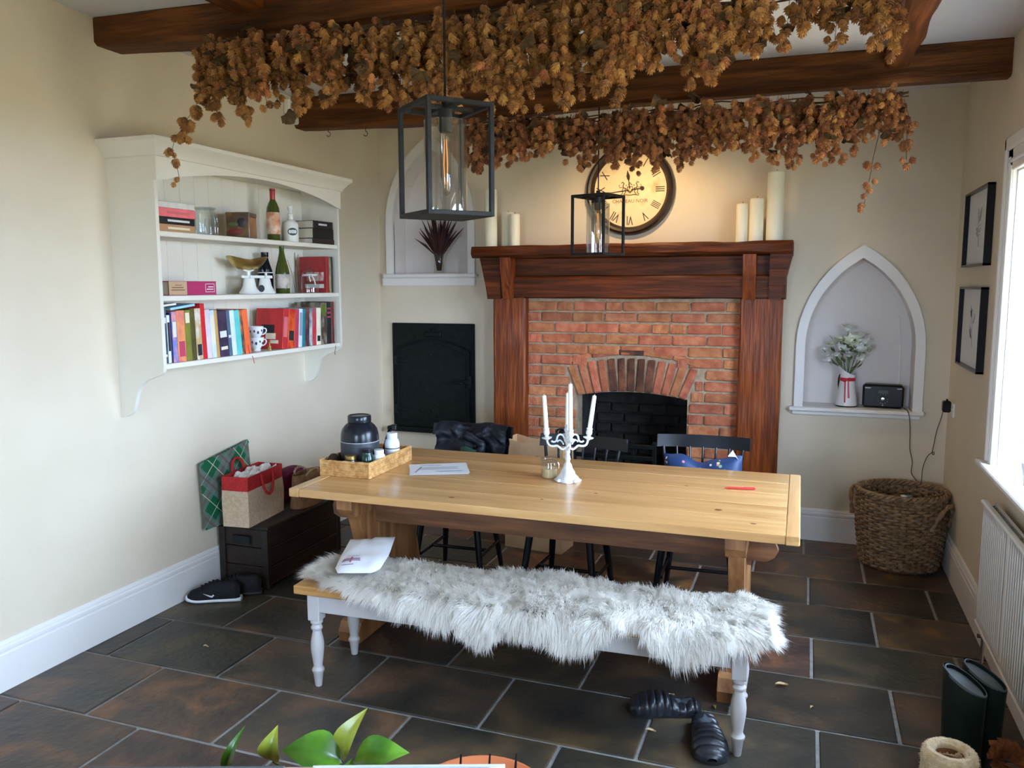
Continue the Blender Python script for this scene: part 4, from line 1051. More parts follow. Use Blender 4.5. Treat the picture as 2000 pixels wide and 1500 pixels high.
# ------------------------------------------------------------------ chairs
def make_chair():
    t = thing('spindle_chair', 'x', 'chair', (0,0,0))
    b = MB(); b.grid(lambda u,v: ((-.215+.43*u)*(1-.10*v), -.20+.40*v, .448-.010*math.sin(PI*u)*math.sin(PI*v)), 10, 10, th=.030); b.build('seat', BLACKP, t, local=True)
    for (x,y,dx,dy) in ((-.16,-.15,-.05,-.05),(.16,-.15,.05,-.05),(-.14,.15,-.045,.07),(.14,.15,.045,.07)):
        b = MB(); b.tube([(x,y,.425),(x+dx*.5,y+dy*.5,.22),(x+dx,y+dy,0)], [.020,.0185,.013], 12); b.build('leg', BLACKP, t, local=True)
    for s in (-1,1):
        b = MB(); b.tube([(s*.175,-.165,.17),(s*.172,.18,.17)], .010, 8); b.build('stretcher', BLACKP, t, local=True)
    b = MB(); b.tube([(-.172,0,.17),(.172,0,.17)], .010, 8); b.build('stretcher', BLACKP, t, local=True)
    cy = lambda x: .245-.62*x*x
    b = MB(); b.grid(lambda u,v: (-.25+.5*u, cy(-.25+.5*u)+.018*v, .795+.068*v), 24, 4, th=.020); b.build('top_rail', BLACKP, t, local=True)
    for i in range(7):
        k = (i-3)/3; xt = k*.215; xb = k*.165
        b = MB(); b.tube([(xb,.175-.02*abs(k),.44),(xt,cy(xt)-.006,.80)], [.0095 if abs(k) == 1 else .0065]*2, 8); b.build('spindle', BLACKP, t, local=True)
    return t
ch = make_chair()
spots = [(-1.87,4.24,rad(2),'black spindle-back chair with a dark jacket over it, left of the three behind the table'),
         (-1.165,4.10,rad(-3),'black spindle-back chair directly behind the candelabra'),
         (-.51,4.32,rad(3),'black spindle-back chair holding a blue floral cushion, nearest the right niche')]
chairs = []
for i, (x,y,rz,lab) in enumerate(spots):
    c = ch if i == 0 else copy_tree(ch)
    c.location = (x,y,0); c.rotation_euler = (0,0,rz); c['label'] = lab; c['group'] = 'black spindle chairs behind the table'; chairs.append(c)
# jacket over the left chair
JACK = mat('black_jacket_cloth', (.006,.007,.011), (.010,.012,.018), scale=18, spec=.3, rough=.42, bump=.4, bscale=40)
t = thing('jacket', 'crumpled black padded jacket draped over the left chair back', 'jacket', (-1.87,4.24,.45), rad(2))
def jk(u, v):
    x = -.215+.445*u; s = (v-.5)*2           # s<0: camera side, s>0: rear side
    yr = .245-.62*x*x+.004
    ln = .30+.03*math.sin(u*7)
    n_ = noise.noise(Vector((x*9, s*4, 2.0)))*.024+noise.noise(Vector((x*22+s*6, s*9, 5.0)))*.012
    top = .872-.45+.006*math.sin(u*11)
    if abs(s) < .12:
        return (x, yr+s/.12*.024, top-.012*(s/.12)**2+n_*.3)
    h = (abs(s)-.12)/.88*ln; sg = 1 if s > 0 else -1
    return (x*(1-.08*h), yr+sg*(.026+.02*math.sin(min(1,h/.08)*PI/2))+n_*1.4-h*.16, top-.012-h)
b = MB(); b.grid(jk, 44, 56, th=.006); jb = b.build('jacket_body', JACK, t, local=True, smooth=70)
b = MB(); b.tube([(-.02+.11*math.sin(k*.28), .16-.02*k*.05, .36-.012*k) for k in range(14)], [.026+.006*math.sin(k*1.9) for k in range(14)], 10); b.build('sleeve', JACK, jb, local=True, smooth=70)
GREENL = mat('dark_green_lining', (.006,.05,.03), rough=.5)
b = MB(); b.grid(lambda u,v: (-.04+.13*u, .135-.01*math.sin(PI*u)-.02*(1-v), .23+.06*v+.01*math.sin(6*u)), 10, 6, th=.004); b.build('lining', GREENL, jb, local=True)
# cushion on the right chair
BLUEF = bpy.data.materials.new('blue_floral_fabric'); BLUEF.use_nodes = True
nt = BLUEF.node_tree; N = nt.nodes; L = nt.links; pb_ = N['Principled BSDF']; pb_.inputs['Roughness'].default_value = .55
tc = N.new('ShaderNodeTexCoord'); vo = N.new('ShaderNodeTexVoronoi'); vo.inputs['Scale'].default_value = 34; L.new(tc.outputs['Object'], vo.inputs['Vector'])
v2 = N.new('ShaderNodeTexNoise'); v2.inputs['Scale'].default_value = 9; L.new(tc.outputs['Object'], v2.inputs['Vector'])
ca = N.new('ShaderNodeMath'); ca.operation = 'LESS_THAN'; ca.inputs[1].default_value = .30; L.new(vo.outputs['Distance'], ca.inputs[0])
cb = N.new('ShaderNodeMath'); cb.operation = 'GREATER_THAN'; cb.inputs[1].default_value = .53; L.new(v2.outputs[0], cb.inputs[0])
cm = N.new('ShaderNodeMath'); cm.operation = 'MULTIPLY'; L.new(ca.outputs[0], cm.inputs[0]); L.new(cb.outputs[0], cm.inputs[1])
cr = N.new('ShaderNodeValToRGB'); cr.color_ramp.interpolation = 'CONSTANT'
for i, (p_, c_) in enumerate(((0,lin(120,150,110)),(.3,lin(214,196,176)),(.55,lin(186,110,120)),(.8,lin(200,180,120)))):
    e = cr.color_ramp.elements[i] if i < 2 else cr.color_ramp.elements.new(p_)
    e.position = p_; e.color = c_+(1,)
sx_ = N.new('ShaderNodeSeparateColor'); L.new(vo.outputs['Color'], sx_.inputs[0]); L.new(sx_.outputs[0], cr.inputs[0])
mx = N.new('ShaderNodeMix'); mx.data_type = 'RGBA'; L.new(cm.outputs[0], mx.inputs[0]); mx.inputs[6].default_value = lin(20,50,92)+(1,); L.new(cr.outputs[0], mx.inputs[7]); L.new(mx.outputs[2], pb_.inputs['Base Color'])
t = thing('cushion', 'deep blue cushion with embroidered flowers propped on the right-hand chair', 'cushion', (-.505,4.40,.452), rad(3), )
def cu(s):
    def f_(u, v):
        a, c_ = 2*u-1, 2*v-1
        ed = max(0,(1-a**4)*(1-c_**4))**.5
        dip = .035*math.exp(-(a/.35)**2)*max(0,c_)
        return (.205*a*(1-.06*(1-abs(c_))*0-.05*(1-c_*c_)*0), s*(.055*ed*(1-.25*math.exp(-(a/.3)**2)))+.02*c_, .17+.165*c_*(1-.06*(1-a*a))-dip+.006*math.sin(a*9))
    return f_
b = MB(); b.grid(cu(-1),24,20); b.grid(cu(1),24,20); cb_ = b.build('cushion_cover', BLUEF, t, local=True, smooth=70)
b = MB(); b.prism([(.13,.335),(.17,.335),(.185,.32),(.155,.37)], 'y', -.004, .0); b.build('care_label', PAPER, t, local=True)
DEER = mat('fawn_embroidery', lin(196,150,112), rough=.8)
for (x,z) in ((-.04,.10),(.045,.09)):
    b = MB(); b.ball((x,-.058,z), (.022,.004,.014)); b.ball((x-.018,-.058,z+.020), (.007,.004,.010)); b.tube([(x-.012,-.058,z-.008),(x-.016,-.057,z-.032)], .003, 5); b.tube([(x+.014,-.058,z-.008),(x+.018,-.057,z-.032)], .003, 5); b.build('embroidered_fawn', DEER, cb_, local=True)
# kraft paper sack behind the chairs
KRAFT = mat('kraft_paper', lin(186,146,104), lin(204,166,124), scale=8, rough=.7, bump=.15, bscale=14)
t = thing('paper_sack', 'tall brown kraft paper sack standing behind the left and middle chairs', 'bag', (-1.60,4.92,0), rad(-6))
def sack(u, v):
    w, d = .20, .10; P = [(-w,-d),(w,-d),(w,d),(-w,d),(-w,-d)]; k = min(3, int(u*4)); f_ = u*4-k
    x = P[k][0]+(P[k+1][0]-P[k][0])*f_; y = P[k][1]+(P[k+1][1]-P[k][1])*f_
    n_ = noise.noise(Vector((x*8,y*8,v*4)))*.014*v
    return (x*(1+n_), y*(1-.15*v)+n_, .705*v+(.012*math.sin(x*22) if v > .98 else 0))
b = MB(); b.grid(sack, 32, 14, wrapu=True); b.box(-.2,.2,-.1,.1,0,.004); sk = b.build('sack_body', KRAFT, t, local=True, smooth=30)
KDARK = mat('brown_print', lin(110,68,40), rough=.7)
b = MB(); b.tube([(.02,-.094,.58),(.02,-.094,.615),(.10,-.092,.605),(.10,-.094,.575)], .005, 6); b.build('printed_frame', KDARK, sk, local=True)
t = thing('black_bag', 'rounded black cloth bag flopped beside the kraft sack', 'bag', (-1.50,5.14,0))
b = MB(); b.grid(lambda u,v: (.10*math.cos(2*PI*u)*(math.sin(PI*min(.97,max(.03,v)))**.5), .06*math.sin(2*PI*u)*(math.sin(PI*min(.97,max(.03,v)))**.5), .735*v), 20, 12, wrapu=True); b.build('body', JACK, t, local=True, smooth=60)
b = MB(); b.tube(bez((-.04,0,.70),(-.08,0,.74),(.0,0,.77),(.03,0,.71),8), .006, 6); b.build('strap', JACK, t, local=True)
# ------------------------------------------------------------------ wall bookcase
bc = thing('wall_bookcase', 'off-white painted wall bookcase with arched valance and flared cornice', 'bookcase', (LX,3.84,1.06))
side = [(LX,2.30),(-2.866,2.30),(-2.866,1.315),(-2.872,1.290),(-2.888,1.275),(-2.93,1.262),(-2.975,1.245),(-3.012,1.218),(-3.035,1.18),(-3.048,1.14),(-3.062,1.10),(-3.085,1.075),(-3.115,1.062),(LX,1.06)]
for y in (3.05, 4.612):
    b = MB(); b.prism(side, 'y', y, y+.021); b.build('side_panel', SHELFW, bc, smooth=40)
for z in (1.955,1.651,1.327):
    b = MB(); b.box(LX+.012,-2.868,3.071,4.612,z-.026,z,c=.003); b.build('shelf', SHELFW, bc)
nb = 14
for i in range(nb):
    y0 = 3.071+(4.612-3.071)*i/nb; y1 = 3.071+(4.612-3.071)*(i+1)/nb
    b = MB(); b.box(LX,LX+.013,y0+.0006,y1-.0006,1.302,2.30,c=.0016); b.build('back_board', SHELFW, bc, smooth=0)
b = MB(); nv_ = 24; vs = []
for i in range(nv_+1):
    y = 3.05+1.583*i/nv_; s_ = max(0, min(1, (y-3.08)/1.52)); zl = 2.183+.092*max(0, math.sin(PI*s_))**.8
    vs += [(-2.866,y,zl),(-2.866,y,2.312),(-2.850,y,2.312),(-2.850,y,zl)]
b.add(vs, [tuple(4*i+p for p in (k,(k+1)%4))+tuple(4*(i+1)+p for p in ((k+1)%4,k)) for i in range(nv_) for k in range(4)]+[(0,1,2,3),tuple(4*nv_+k for k in range(4))])
b.build('valance', SHELFW, bc)
b = MB()
prof = [(0,2.292),(.012,2.296),(.018,2.312),(.038,2.338),(.052,2.350),(.058,2.356),(.058,2.374),(0,2.374)]
X0, Y0, Y1 = -2.852, 3.05, 4.633
vs = []; k = len(prof)
for (d,z) in prof: vs.append((LX,Y0-d,z))
for (d,z) in prof: vs.append((X0+d,Y0-d,z))
for (d,z) in prof: vs.append((X0+d,Y1+d,z))
for (d,z) in prof: vs.append((LX,Y1+d,z))
fs = []
for s_ in range(3):
    for i in range(k): fs.append((s_*k+i, s_*k+(i+1)%k, (s_+1)*k+(i+1)%k, (s_+1)*k+i))
fs += [tuple(range(k)), tuple(range(3*k,4*k))]
b.add(vs, fs); b.box(LX,X0+.001,Y0,Y1,2.30,2.373); b.build('cornice', SHELFW, bc, smooth=25)
b = MB(); b.tube([(LX+.013,3.60,1.60),(LX+.03,3.60,1.60),(LX+.035,3.60,1.585),(LX+.05,3.60,1.585),(LX+.052,3.60,1.603)], .004, 8); b.build('hook', CHROME, bc)

PAGES = mat('page_block', lin(226,216,196), lin(208,196,172), scale=30, stretch=(.2,6,.2), rough=.85)
BK = {}
def bmat(c, c2=None):
    key = (c, c2)
    if key not in BK:
        BK[key] = mat('book_cover_%02d' % len(BK), lin(*c), lin(*c2) if c2 else tuple(min(1,v*1.25+.004) for v in lin(*c)), scale=26, stretch=(1,1,.6), rough=.5, ramp=(.42,.60) if c2 else (.3,.7), detail=3)
    return BK[key]
def book_parts(t, w, h, d, m_, mp=None, band=None):
    # spine at x=0 facing +x, width w along y, height h, depth d
    b = MB(); b.box(-.004,0,-w/2,w/2,0,h,c=.0015)
    for s in (-1,1): b.box(-d,-.001,s*w/2-(.0026 if s > 0 else 0),s*w/2+(.0026 if s < 0 else 0),0,h,c=.0008)
    cv = b.build('cover', m_, t, local=True, smooth=0)
    b = MB(); b.box(-d+.006,-.004,-w/2+.0026,w/2-.0026,.004,h-.005); b.build('pages', PAGES, t, local=True, smooth=0)
    for (z0,z1,mb_) in (band or []):
        b = MB(); b.box(-.001,.0007,-w*.36,w*.36,h*z0,h*z1); b.build('spine_print', mb_, cv, local=True, smooth=0)
    return cv
def standing(x, y0, y1, z, h, d, lean, m_, label, band=None, group='cookbooks on the bottom shelf'):
    t = thing('book', label, 'book', (x,(y0+y1)/2,z), group=group, rot=(lean,0,0))
    return t, book_parts(t, (y1-y0)*.985, h, d, m_, band=band)
XF = -2.885; q_ = .9949; SZ = 1.3275
WHT = mat('white_print', (.72,.72,.68), rough=.6); BLKP = mat('black_print', (.015,.015,.02), rough=.6); CRM = mat('cream_print', lin(230,220,190), rough=.6); MAG = mat('magenta_print', lin(190,60,90), rough=.6)
LB = [(3.091,3.121,.272,(58,78,86),(92,120,126),'slate teal cookbook against the left side of the bottom shelf',[(.72,.82,WHT),(.12,.16,CRM)]),
 (3.123,3.142,.235,(222,226,230),None,'thin white paperback with black spine lettering, second from the left on the bottom shelf',[(.25,.85,BLKP)]),
 (3.143,3.156,.245,(28,40,84),None,'very thin navy book squeezed beside the thin white paperback',None),
 (3.157,3.188,.25,(120,130,190),(220,150,150),'lavender and pink mottled book left of the fat orange one',[(.5,.8,WHT)]),
 (3.190,3.245,.255,(232,150,88),(222,120,110),'fat orange and pink cookbook in the left row of the bottom shelf',[(.1,.4,MAG)]),
 (3.247,3.285,.255,(120,118,40),None,'olive green book with a cream spine panel on the bottom shelf',[(.75,.95,CRM)]),
 (3.286,3.320,.262,(74,66,26),(96,84,34),'dark mossy brown book between the olive and tan ones',None),
 (3.321,3.363,.262,(196,164,112),(220,210,196),'tan and white patterned book left of the tall red one',[(.08,.3,BLKP)]),
 (3.365,3.396,.285,(196,28,34),None,'tall bright red book rising above the left row',None),
 (3.397,3.432,.255,(226,206,206),(214,196,206),'pale pink-white book just right of the tall red one',None),
 (3.434,3.468,.25,(212,224,230),(196,214,220),'bluish white book in the middle of the left row',[(.3,.9,CRM)]),
 (3.470,3.491,.25,(190,146,80),None,'thin mustard tan book beside the dark purple volume',None),
 (3.493,3.565,.245,(50,38,62),(70,54,78),'thick dark purple cookbook in the left row',[(.42,.56,WHT),(.15,.22,CRM)]),
 (3.567,3.592,.245,(74,98,120),None,'slate blue slim book right of the purple cookbook',[(.4,.46,WHT)]),
 (3.593,3.629,.245,(206,218,230),None,'icy white slim book left of the turquoise one',None),
 (3.631,3.674,.245,(92,196,186),(110,206,200),'turquoise book near the right end of the left row',None),
 (3.675,3.700,.245,(60,70,66),(206,110,60),'dark floral patterned book beside the bright orange one',None),
 (3.702,3.746,.247,(240,104,52),None,'bright orange book ending the left row by the teacups',None)]
y_ = 3.0755
for i, (a,c_,h,c1,c2,lab,band) in enumerate(LB):
    t, cv = standing(XF, a*q_, c_*q_, SZ, h-.004, R.uniform(.18,.21), rad(.3+5.2*(i/17.)**1.3), bmat(c1,c2), lab, band)
b = MB(); b.tube([(.002,.0,.05),(.004,.002,.0),(.022,.003,-.02),(.026,.004,-.055)], .002, 5); b.build('ribbon_marker', MAG, t, local=True)
RB = [(4.041,4.093,.242,(184,40,42),None,'large red cookbook showing its front cover beside the teacups',[(.3,.8,mat('pink_print', lin(214,110,110), rough=.6))]),
 (4.095,4.159,.238,(226,92,36),(196,40,20),'orange and dark red cookbook next to the large red one',[(.2,.45,BLKP)]),
 (4.161,4.201,.236,(178,58,74),None,'crimson pink book in the right row of the bottom shelf',None),
 (4.203,4.238,.238,(204,214,222),None,'pale blue-white book between crimson and teal spines',[(.3,.9,mat('grey_blue_print', lin(140,160,176), rough=.6))]),
 (4.240,4.267,.238,(22,118,128),None,'teal slim book in the right row',None),
 (4.269,4.314,.238,(70,44,58),(120,80,70),'dark plum patterned book right of the teal one',None),
 (4.316,4.345,.238,(196,200,200),(120,130,130),'grey and white thin book in the right row',None),
 (4.346,4.390,.238,(196,50,54),(170,90,110),'rose red book left of the cream one in the right row',None),
 (4.392,4.440,.238,(226,216,188),None,'cream book in the right row of the bottom shelf',[(.1,.25,BLKP)]),
 (4.442,4.506,.270,(78,60,44),(150,140,120),'tall brown book with a green top, near the right end of the bottom shelf',[(.7,.95,mat('green_print', lin(92,112,24), rough=.6))]),
 (4.508,4.560,.272,(24,34,30),(40,44,40),'tall blackish green book with red bands near the right end',[(.62,.66,MAG),(.72,.76,MAG),(.82,.86,MAG)]),
 (4.562,4.596,.272,(126,56,48),(108,42,40),'tall maroon book at the right end of the bottom shelf',None)]
for i, (a,c_,h,c1,c2,lab,band) in enumerate(RB):
    f_ = i/11.
    t, cv = standing(XF, a*q_-.012*(1-f_), c_*q_-.012*(1-f_), SZ, h-.006, R.uniform(.19,.22), rad(-6.5*(1-f_)-.3), bmat(c1,c2), lab, band)
    if i == 0:
        w = (c_-a)*q_*.985
        b = MB()
        for (x0,x1,z0,z1,mm) in ((-.15,-.06,.09,.14,BLKP),(-.12,-.05,.055,.09,WHT),(-.09,-.03,.03,.05,CRM)):
            b.box(x0,x1,-w/2-.0008,-w/2+.001,z0,z1,mi=0 if mm is BLKP else 1)
        b.build('cover_picture', [BLKP,CRM], cv, local=True, smooth=0)
b = MB(); b.tube([(.002,0,.10),(.006,.001,.02),(.02,-.004,-.03),(.016,-.012,-.06),(.02,-.014,-.075)], .002, 5); b.build('ribbon_marker', BLKP, t, local=True)
# two thin books lying aslant on the left row
def lying(name_lab, x, y, z, ln, w, h, m_, rot, group=None):
    t = thing('book', name_lab, 'book', (x,y,z), group=group, rot=rot)
    # spine faces +x; length along y, depth along -x, thickness z
    b = MB(); b.box(-.004,0,-ln/2,ln/2,0,h,c=.0015)
    for z0 in (0,h-.0026): b.box(-w,-.001,-ln/2,ln/2,z0,z0+.0026,c=.0008)
    cv = b.build('cover', m_, t, local=True, smooth=0)
    b = MB(); b.box(-w+.006,-.004,-ln/2+.004,ln/2-.004,.0026,h-.0026); b.build('pages', PAGES, t, local=True, smooth=0)
    return t, cv
lying('sky blue slim book lying aslant on top of the left row', -2.895, 3.23, 1.5885, .17, .14, .012, bmat((150,200,226)), (rad(6),0,0))
lying('small cream booklet lying aslant at the top left corner of the bottom shelf', -2.893, 3.135, 1.6015, .10, .12, .010, bmat((226,220,204)), (rad(5),0,0))
# top shelf left stack
z = 1.9558
for (h,c1,ln,lab,bd) in ((.036,(176,132,92),.262,'tan brown book at the bottom of the left top-shelf stack',CRM),(.034,(24,22,22),.256,'black book with grey lettering in the left top-shelf stack',WHT),(.042,(226,110,112),.258,'coral pink book in the left top-shelf stack',mat('pink_print', lin(214,110,110), rough=.6)),(.028,(206,200,190),.25,'pale grey book on top of the left top-shelf stack',None)):
    t, cv = lying(lab, -2.895, 3.085+.131, z, ln, .19, h, bmat(c1), (0,0,rad(R.uniform(-1.5,1.5))), 'books stacked on the top shelf')
    if bd is not None:
        b = MB(); b.box(-.001,.0007,-.06,.09,h*.35,h*.65); b.build('spine_print', bd, cv, local=True, smooth=0)
    z += h+.0004
t, cv = standing(-2.92, 3.072, 3.081, 1.9555, .165, .16, 0, bmat((60,44,34)), 'thin dark booklet standing behind the left top-shelf stack', None, None)
# top shelf right stack of black books
z = 1.9558
for (h,c1,ln,w,lab,bd) in ((.032,(40,28,24),.235,.21,'dark brown book at the bottom of the right top-shelf stack',None),(.062,(10,11,14),.225,.20,'thick black book in the right top-shelf stack',None),(.046,(26,20,20),.21,.19,'black book with silver lettering on top of the right top-shelf stack',SILV)):
    t, cv = lying(lab, -2.885, 4.478, z, ln, w, h, bmat(c1), (0,0,rad(R.uniform(-2,1))), 'black books stacked on the top shelf')
    if bd is not None:
        b = MB(); b.box(-.001,.0007,-.05,.04,h*.4,h*.65); b.build('spine_print', bd, cv, local=True, smooth=0)
    z += h+.0004
def bottle(name, label, cat, x, y, z, parts, n=28, rz=0):
    t = thing(name, label, cat, (x,y,z), rz)
    for (pn, prof, m_) in parts:
        bb = MB(); bb.lathe(prof, n, caps=(pn not in ('glass','glass_body'))); bb.build(pn, m_, t, local=True)
    return t
GREENG = mat('green_bottle_glass', (.05,.07,.008), rough=.12, coat=.5)
REDF = mat('red_foil', (.42,.02,.02), rough=.35)
LABW = mat('wine_label', lin(228,214,190), lin(150,60,40), lin(214,150,110), scale=22, rough=.6, ramp=(.35,.72))
LABG = mat('grey_wine_label', lin(196,186,170), lin(120,112,110), scale=22, rough=.6, ramp=(.45,.7))
wine = [(0,0),(.035,0),(.038,.005),(.038,.175),(.036,.195),(.026,.222),(.0165,.240),(.0145,.250),(.0145,.295),(.016,.297),(.016,.305),(0,.305)]
bottle('wine_bottle', 'green wine bottle with red foil neck and picture label on the top shelf', 'bottle', -2.97,4.085,1.956, [('glass_body',[(p[0],p[1]*.98) for p in wine],GREENG),('label',[(.0384,.04),(.0388,.041),(.0388,.165),(.0384,.166)],LABW),('foil',[(.0152,.236),(.0156,.237),(.0152,.293),(.0168,.294),(.0168,.302),(0,.303)],REDF)])
CERAM = mat('white_ceramic', (.80,.78,.70), rough=.25)
t = bottle('ceramic_bottle', 'white ceramic bottle with ball stopper and oval label on the top shelf', 'bottle', -2.955,4.235,1.956, [('body',[(0,0),(.042,0),(.045,.006),(.045,.095),(.042,.112),(.028,.128),(.017,.135),(.015,.155),(.018,.160),(.018,.168),(.013,.171)],CERAM),('stopper',[(.012,.168),(.012,.180),(.010,.184),(.017,.196),(.018,.206),(.014,.217),(0,.221)],CERAM)])
DKG = mat('dark_green_label', lin(46,60,54), rough=.5)
def curved_label(t, r, az, w, h, z, m_, name='label', oval=True):
    b = MB(); n = 14
    pts = []
    for i in range(n):
        a = 2*PI*i/n; u = math.cos(a)*w/2; v = math.sin(a)*h/2
        if not oval: u = max(-w/2,min(w/2,u*1.5)); v = max(-h/2,min(h/2,v*1.5))
        pts.append((r*math.cos(az+u/r), r*math.sin(az+u/r), z+v))
    c0 = (r*math.cos(az), r*math.sin(az), z)
    b.add([c0]+pts, [(0,1+i,1+(i+1)%n) for i in range(n)])
    return b.build(name, m_, t, local=True, smooth=60)
curved_label(t, .0462, rad(-42), .062, .046, .062, DKG); curved_label(t, .0468, rad(-42), .034, .022, .062, SILV, 'label_emblem')
bottle('glass_jar', 'ribbed clear glass jar next to the stacked books on the top shelf', 'jar', -2.965,3.50,1.956, [('glass_body',[(.052,.001),(.060,.006),(.061,.09),(.055,.118),(.046,.126),(.046,.136),(.051,.138),(.051,.142)],JARGL),('glass_base',[(0,.001),(.054,.001),(.056,.008),(0,.010)],JARGL),('rim',[(.050,.134),(.0535,.136),(.0535,.143),(.050,.145),(.047,.143)],JARGL)])
t = bpy.data.objects[[o.name for o in bpy.data.objects if o.get('label','').startswith('ribbed clear glass jar')][0]]
for k in range(14):
    a_ = 2*PI*k/14; b = MB(); b.tube([(.060*math.cos(a_),.060*math.sin(a_),.01),(.0615*math.cos(a_),.0615*math.sin(a_),.06),(.060*math.cos(a_),.060*math.sin(a_),.095)], [.001,.004,.001], 6); b.build('glass_rib', JARGL, t, local=True)
TIN = mat('painted_fruit_tin', lin(70,44,24), lin(128,92,40), lin(84,60,30), scale=14, rough=.4, ramp=(.3,.7), coat=.3)
TINS = mat('ochre_tin_side', lin(170,112,40), lin(120,70,30), scale=14, rough=.4, coat=.3)
t = thing('decorated_tin', 'square dark tin painted with fruit on the top shelf', 'tin', (-2.97,3.795,1.956), rad(20))
b = MB(); b.box(-.064,.064,-.064,.064,0,.135,c=.004); tb_ = b.build('tin_body', TIN, t, local=True)
b = MB(); b.box(-.066,.066,-.066,.066,.118,.140,c=.004); b.build('tin_lid', TIN, t, local=True)
b = MB(); b.box(.0635,.0648,-.055,.055,.008,.112); b.build('side_panel', TINS, tb_, local=True)
PLUM = mat('painted_plum', lin(36,28,32), rough=.4); LEAFP = mat('painted_leaf', lin(84,92,40), rough=.4); REDFR = mat('painted_red_fruit', lin(120,40,24), rough=.4)
for (x,z,rx,rz_,m_) in ((.02,.085,.022,.026,PLUM),(-.022,.075,.03,.012,LEAFP),(-.01,.035,.045,.016,REDFR)):
    b = MB(); b.ball((x,-.0642,z),(rx,.0015,rz_)); b.build('painted_fruit', m_, tb_, local=True)
# middle shelf
Z2 = 1.6515
PINKB = mat('magenta_book', lin(176,48,96), rough=.45); TANB = mat('tan_spine', lin(190,158,120), rough=.6)
t = thing('book', 'thick magenta book with tan spine end lying on the middle shelf', 'book', (-2.90,3.315,Z2), rad(-1))
b = MB(); b.box(-.21,0,-.165,.165,0,.003); b.box(-.21,0,-.165,.165,.065,.069); b.box(-.006,0,-.165,.165,0,.069,c=.002); cv = b.build('cover', PINKB, t, local=True, smooth=0)
b = MB(); b.box(-.204,-.006,-.16,.16,.003,.065); b.build('pages', PAGES, t, local=True, smooth=0)
b = MB(); b.box(-.001,.0008,-.165,-.045,.002,.067); b.build('spine_panel', TANB, cv, local=True, smooth=0)
b = MB()
for (y0,y1,z0,z1) in ((.085,.15,.014,.0165),(.085,.15,.054,.0565),(.085,.0875,.014,.0565),(.1475,.15,.014,.0565),(.095,.14,.026,.031),(.105,.14,.038,.043)): b.box(-.001,.001,y0,y1,z0,z1)
b.build('spine_print', WHT, cv, local=True, smooth=0)
b = MB(); b.box(-.0005,.0012,-.145,-.07,.036,.040); b.box(-.0005,.0012,-.125,-.08,.048,.051); b.box(-.0005,.0012,-.15,-.06,.024,.028); b.build('spine_print', KDARK, cv, local=True, smooth=0)
ENAM = mat('white_enamel', (.80,.80,.74), rough=.22)
s_ = thing('kitchen_scales', 'vintage white enamel kitchen scales with a brass pan on the middle shelf', 'scales', (-2.975,3.92,Z2), rad(72))
b = MB(); b.lathe([(0,0),(.062,0),(.064,.008),(.052,.022),(.040,.045),(.034,.075),(.030,.088),(0,.090)], 24, (-.052,0,0), sy=.75); b.lathe([(0,0),(.062,0),(.064,.008),(.052,.022),(.040,.045),(.034,.075),(.030,.088),(0,.090)], 24, (.052,0,0), sy=.75); b.box(-.06,.06,-.035,.035,0,.03,c=.01); b.build('base', ENAM, s_, local=True)
b = MB(); b.lathe([(0,.0),(.02,0),(.02,.003),(0,.004)], 16, T=TR(0,-.037,.03,rx=rad(90))); b.build('badge', BLKP, s_, local=True)
b = MB(); b.box(-.10,.10,-.010,.010,.088,.104,c=.003); b.tube([(-.05,-.02,.096),(-.05,.02,.096)], .008, 8); b.tube([(.05,-.02,.096),(.05,.02,.096)], .008, 8); b.build('beam', ENAM, s_, local=True)
b = MB(); b.tube([(-.13,0,.19),(-.085,0,.135),(-.055,0,.125),(-.025,0,.135),(.015,0,.185)], .006, 8); b.tube([(-.055,0,.10),(-.055,0,.128)], .009, 8); b.build('pan_cradle', ENAM, s_, local=True)
b = MB(); b.grid(lambda u,v: (-.06+(.03+.095*v**.6)*math.cos(2*PI*u), (.02+.06*v**.6)*math.sin(2*PI*u), .135+.065*v**1.4+.012*math.cos(4*PI*u)*v), 32, 8, wrapu=True, th=.0015); b.lathe([(0,.1355),(.031,.1355)],32,(-.06,0,0),sy=.7,caps=False); b.build('brass_pan', BRASS, s_, local=True)
b = MB(); b.lathe([(0,.118),(.045,.118),(.046,.122),(0,.123)], 20, (.06,0,0)); b.tube([(.06,0,.1),(.06,0,.12)], .007, 8); b.build('weight_plate', ENAM, s_, local=True)
b = MB()
for k in range(3): b.lathe([(0,0),(.014-.002*k,0),(.014-.002*k,.012),(.006,.014),(.006,.018),(0,.019)], 14, (.04+.02*k,.006*(-1)**k,.123))
b.build('weights', BLACKP, s_, local=True)
bottle('black_bottle', 'squat black bottle with a square cap behind the scales', 'bottle', -3.055,4.105,Z2, [('body',[(0,0),(.044,0),(.046,.006),(.046,.10),(.040,.14),(.024,.19),(.018,.215)],BLACKP),('cap',[(.021,.215),(.022,.217),(.022,.243),(0,.244)],BLACKP)])
t = bottle('wine_bottle', 'olive green wine bottle with pale label on the middle shelf', 'bottle', -2.96,4.14,Z2, [('glass_body',[(0,0),(.038,0),(.041,.005),(.041,.12),(.037,.15),(.025,.195),(.0165,.235),(.0145,.25),(.0145,.278),(.016,.28),(.016,.288),(0,.288)],GREENG),('label',[(.0414,.03),(.0418,.031),(.0418,.112),(.0414,.113)],LABG)])
t = thing('reed_vase', 'narrow glass vase of brown twigs beside the olive wine bottle', 'vase', (-2.955,4.275,Z2))
b = MB(); b.lathe([(.030,.001),(.032,.004),(.020,.10),(.016,.125),(.019,.13)], 20, caps=False); b.build('glass_body', JARGL, t, local=True)
TWIG = mat('brown_twig', lin(110,70,50), lin(140,96,70), scale=40, rough=.8)
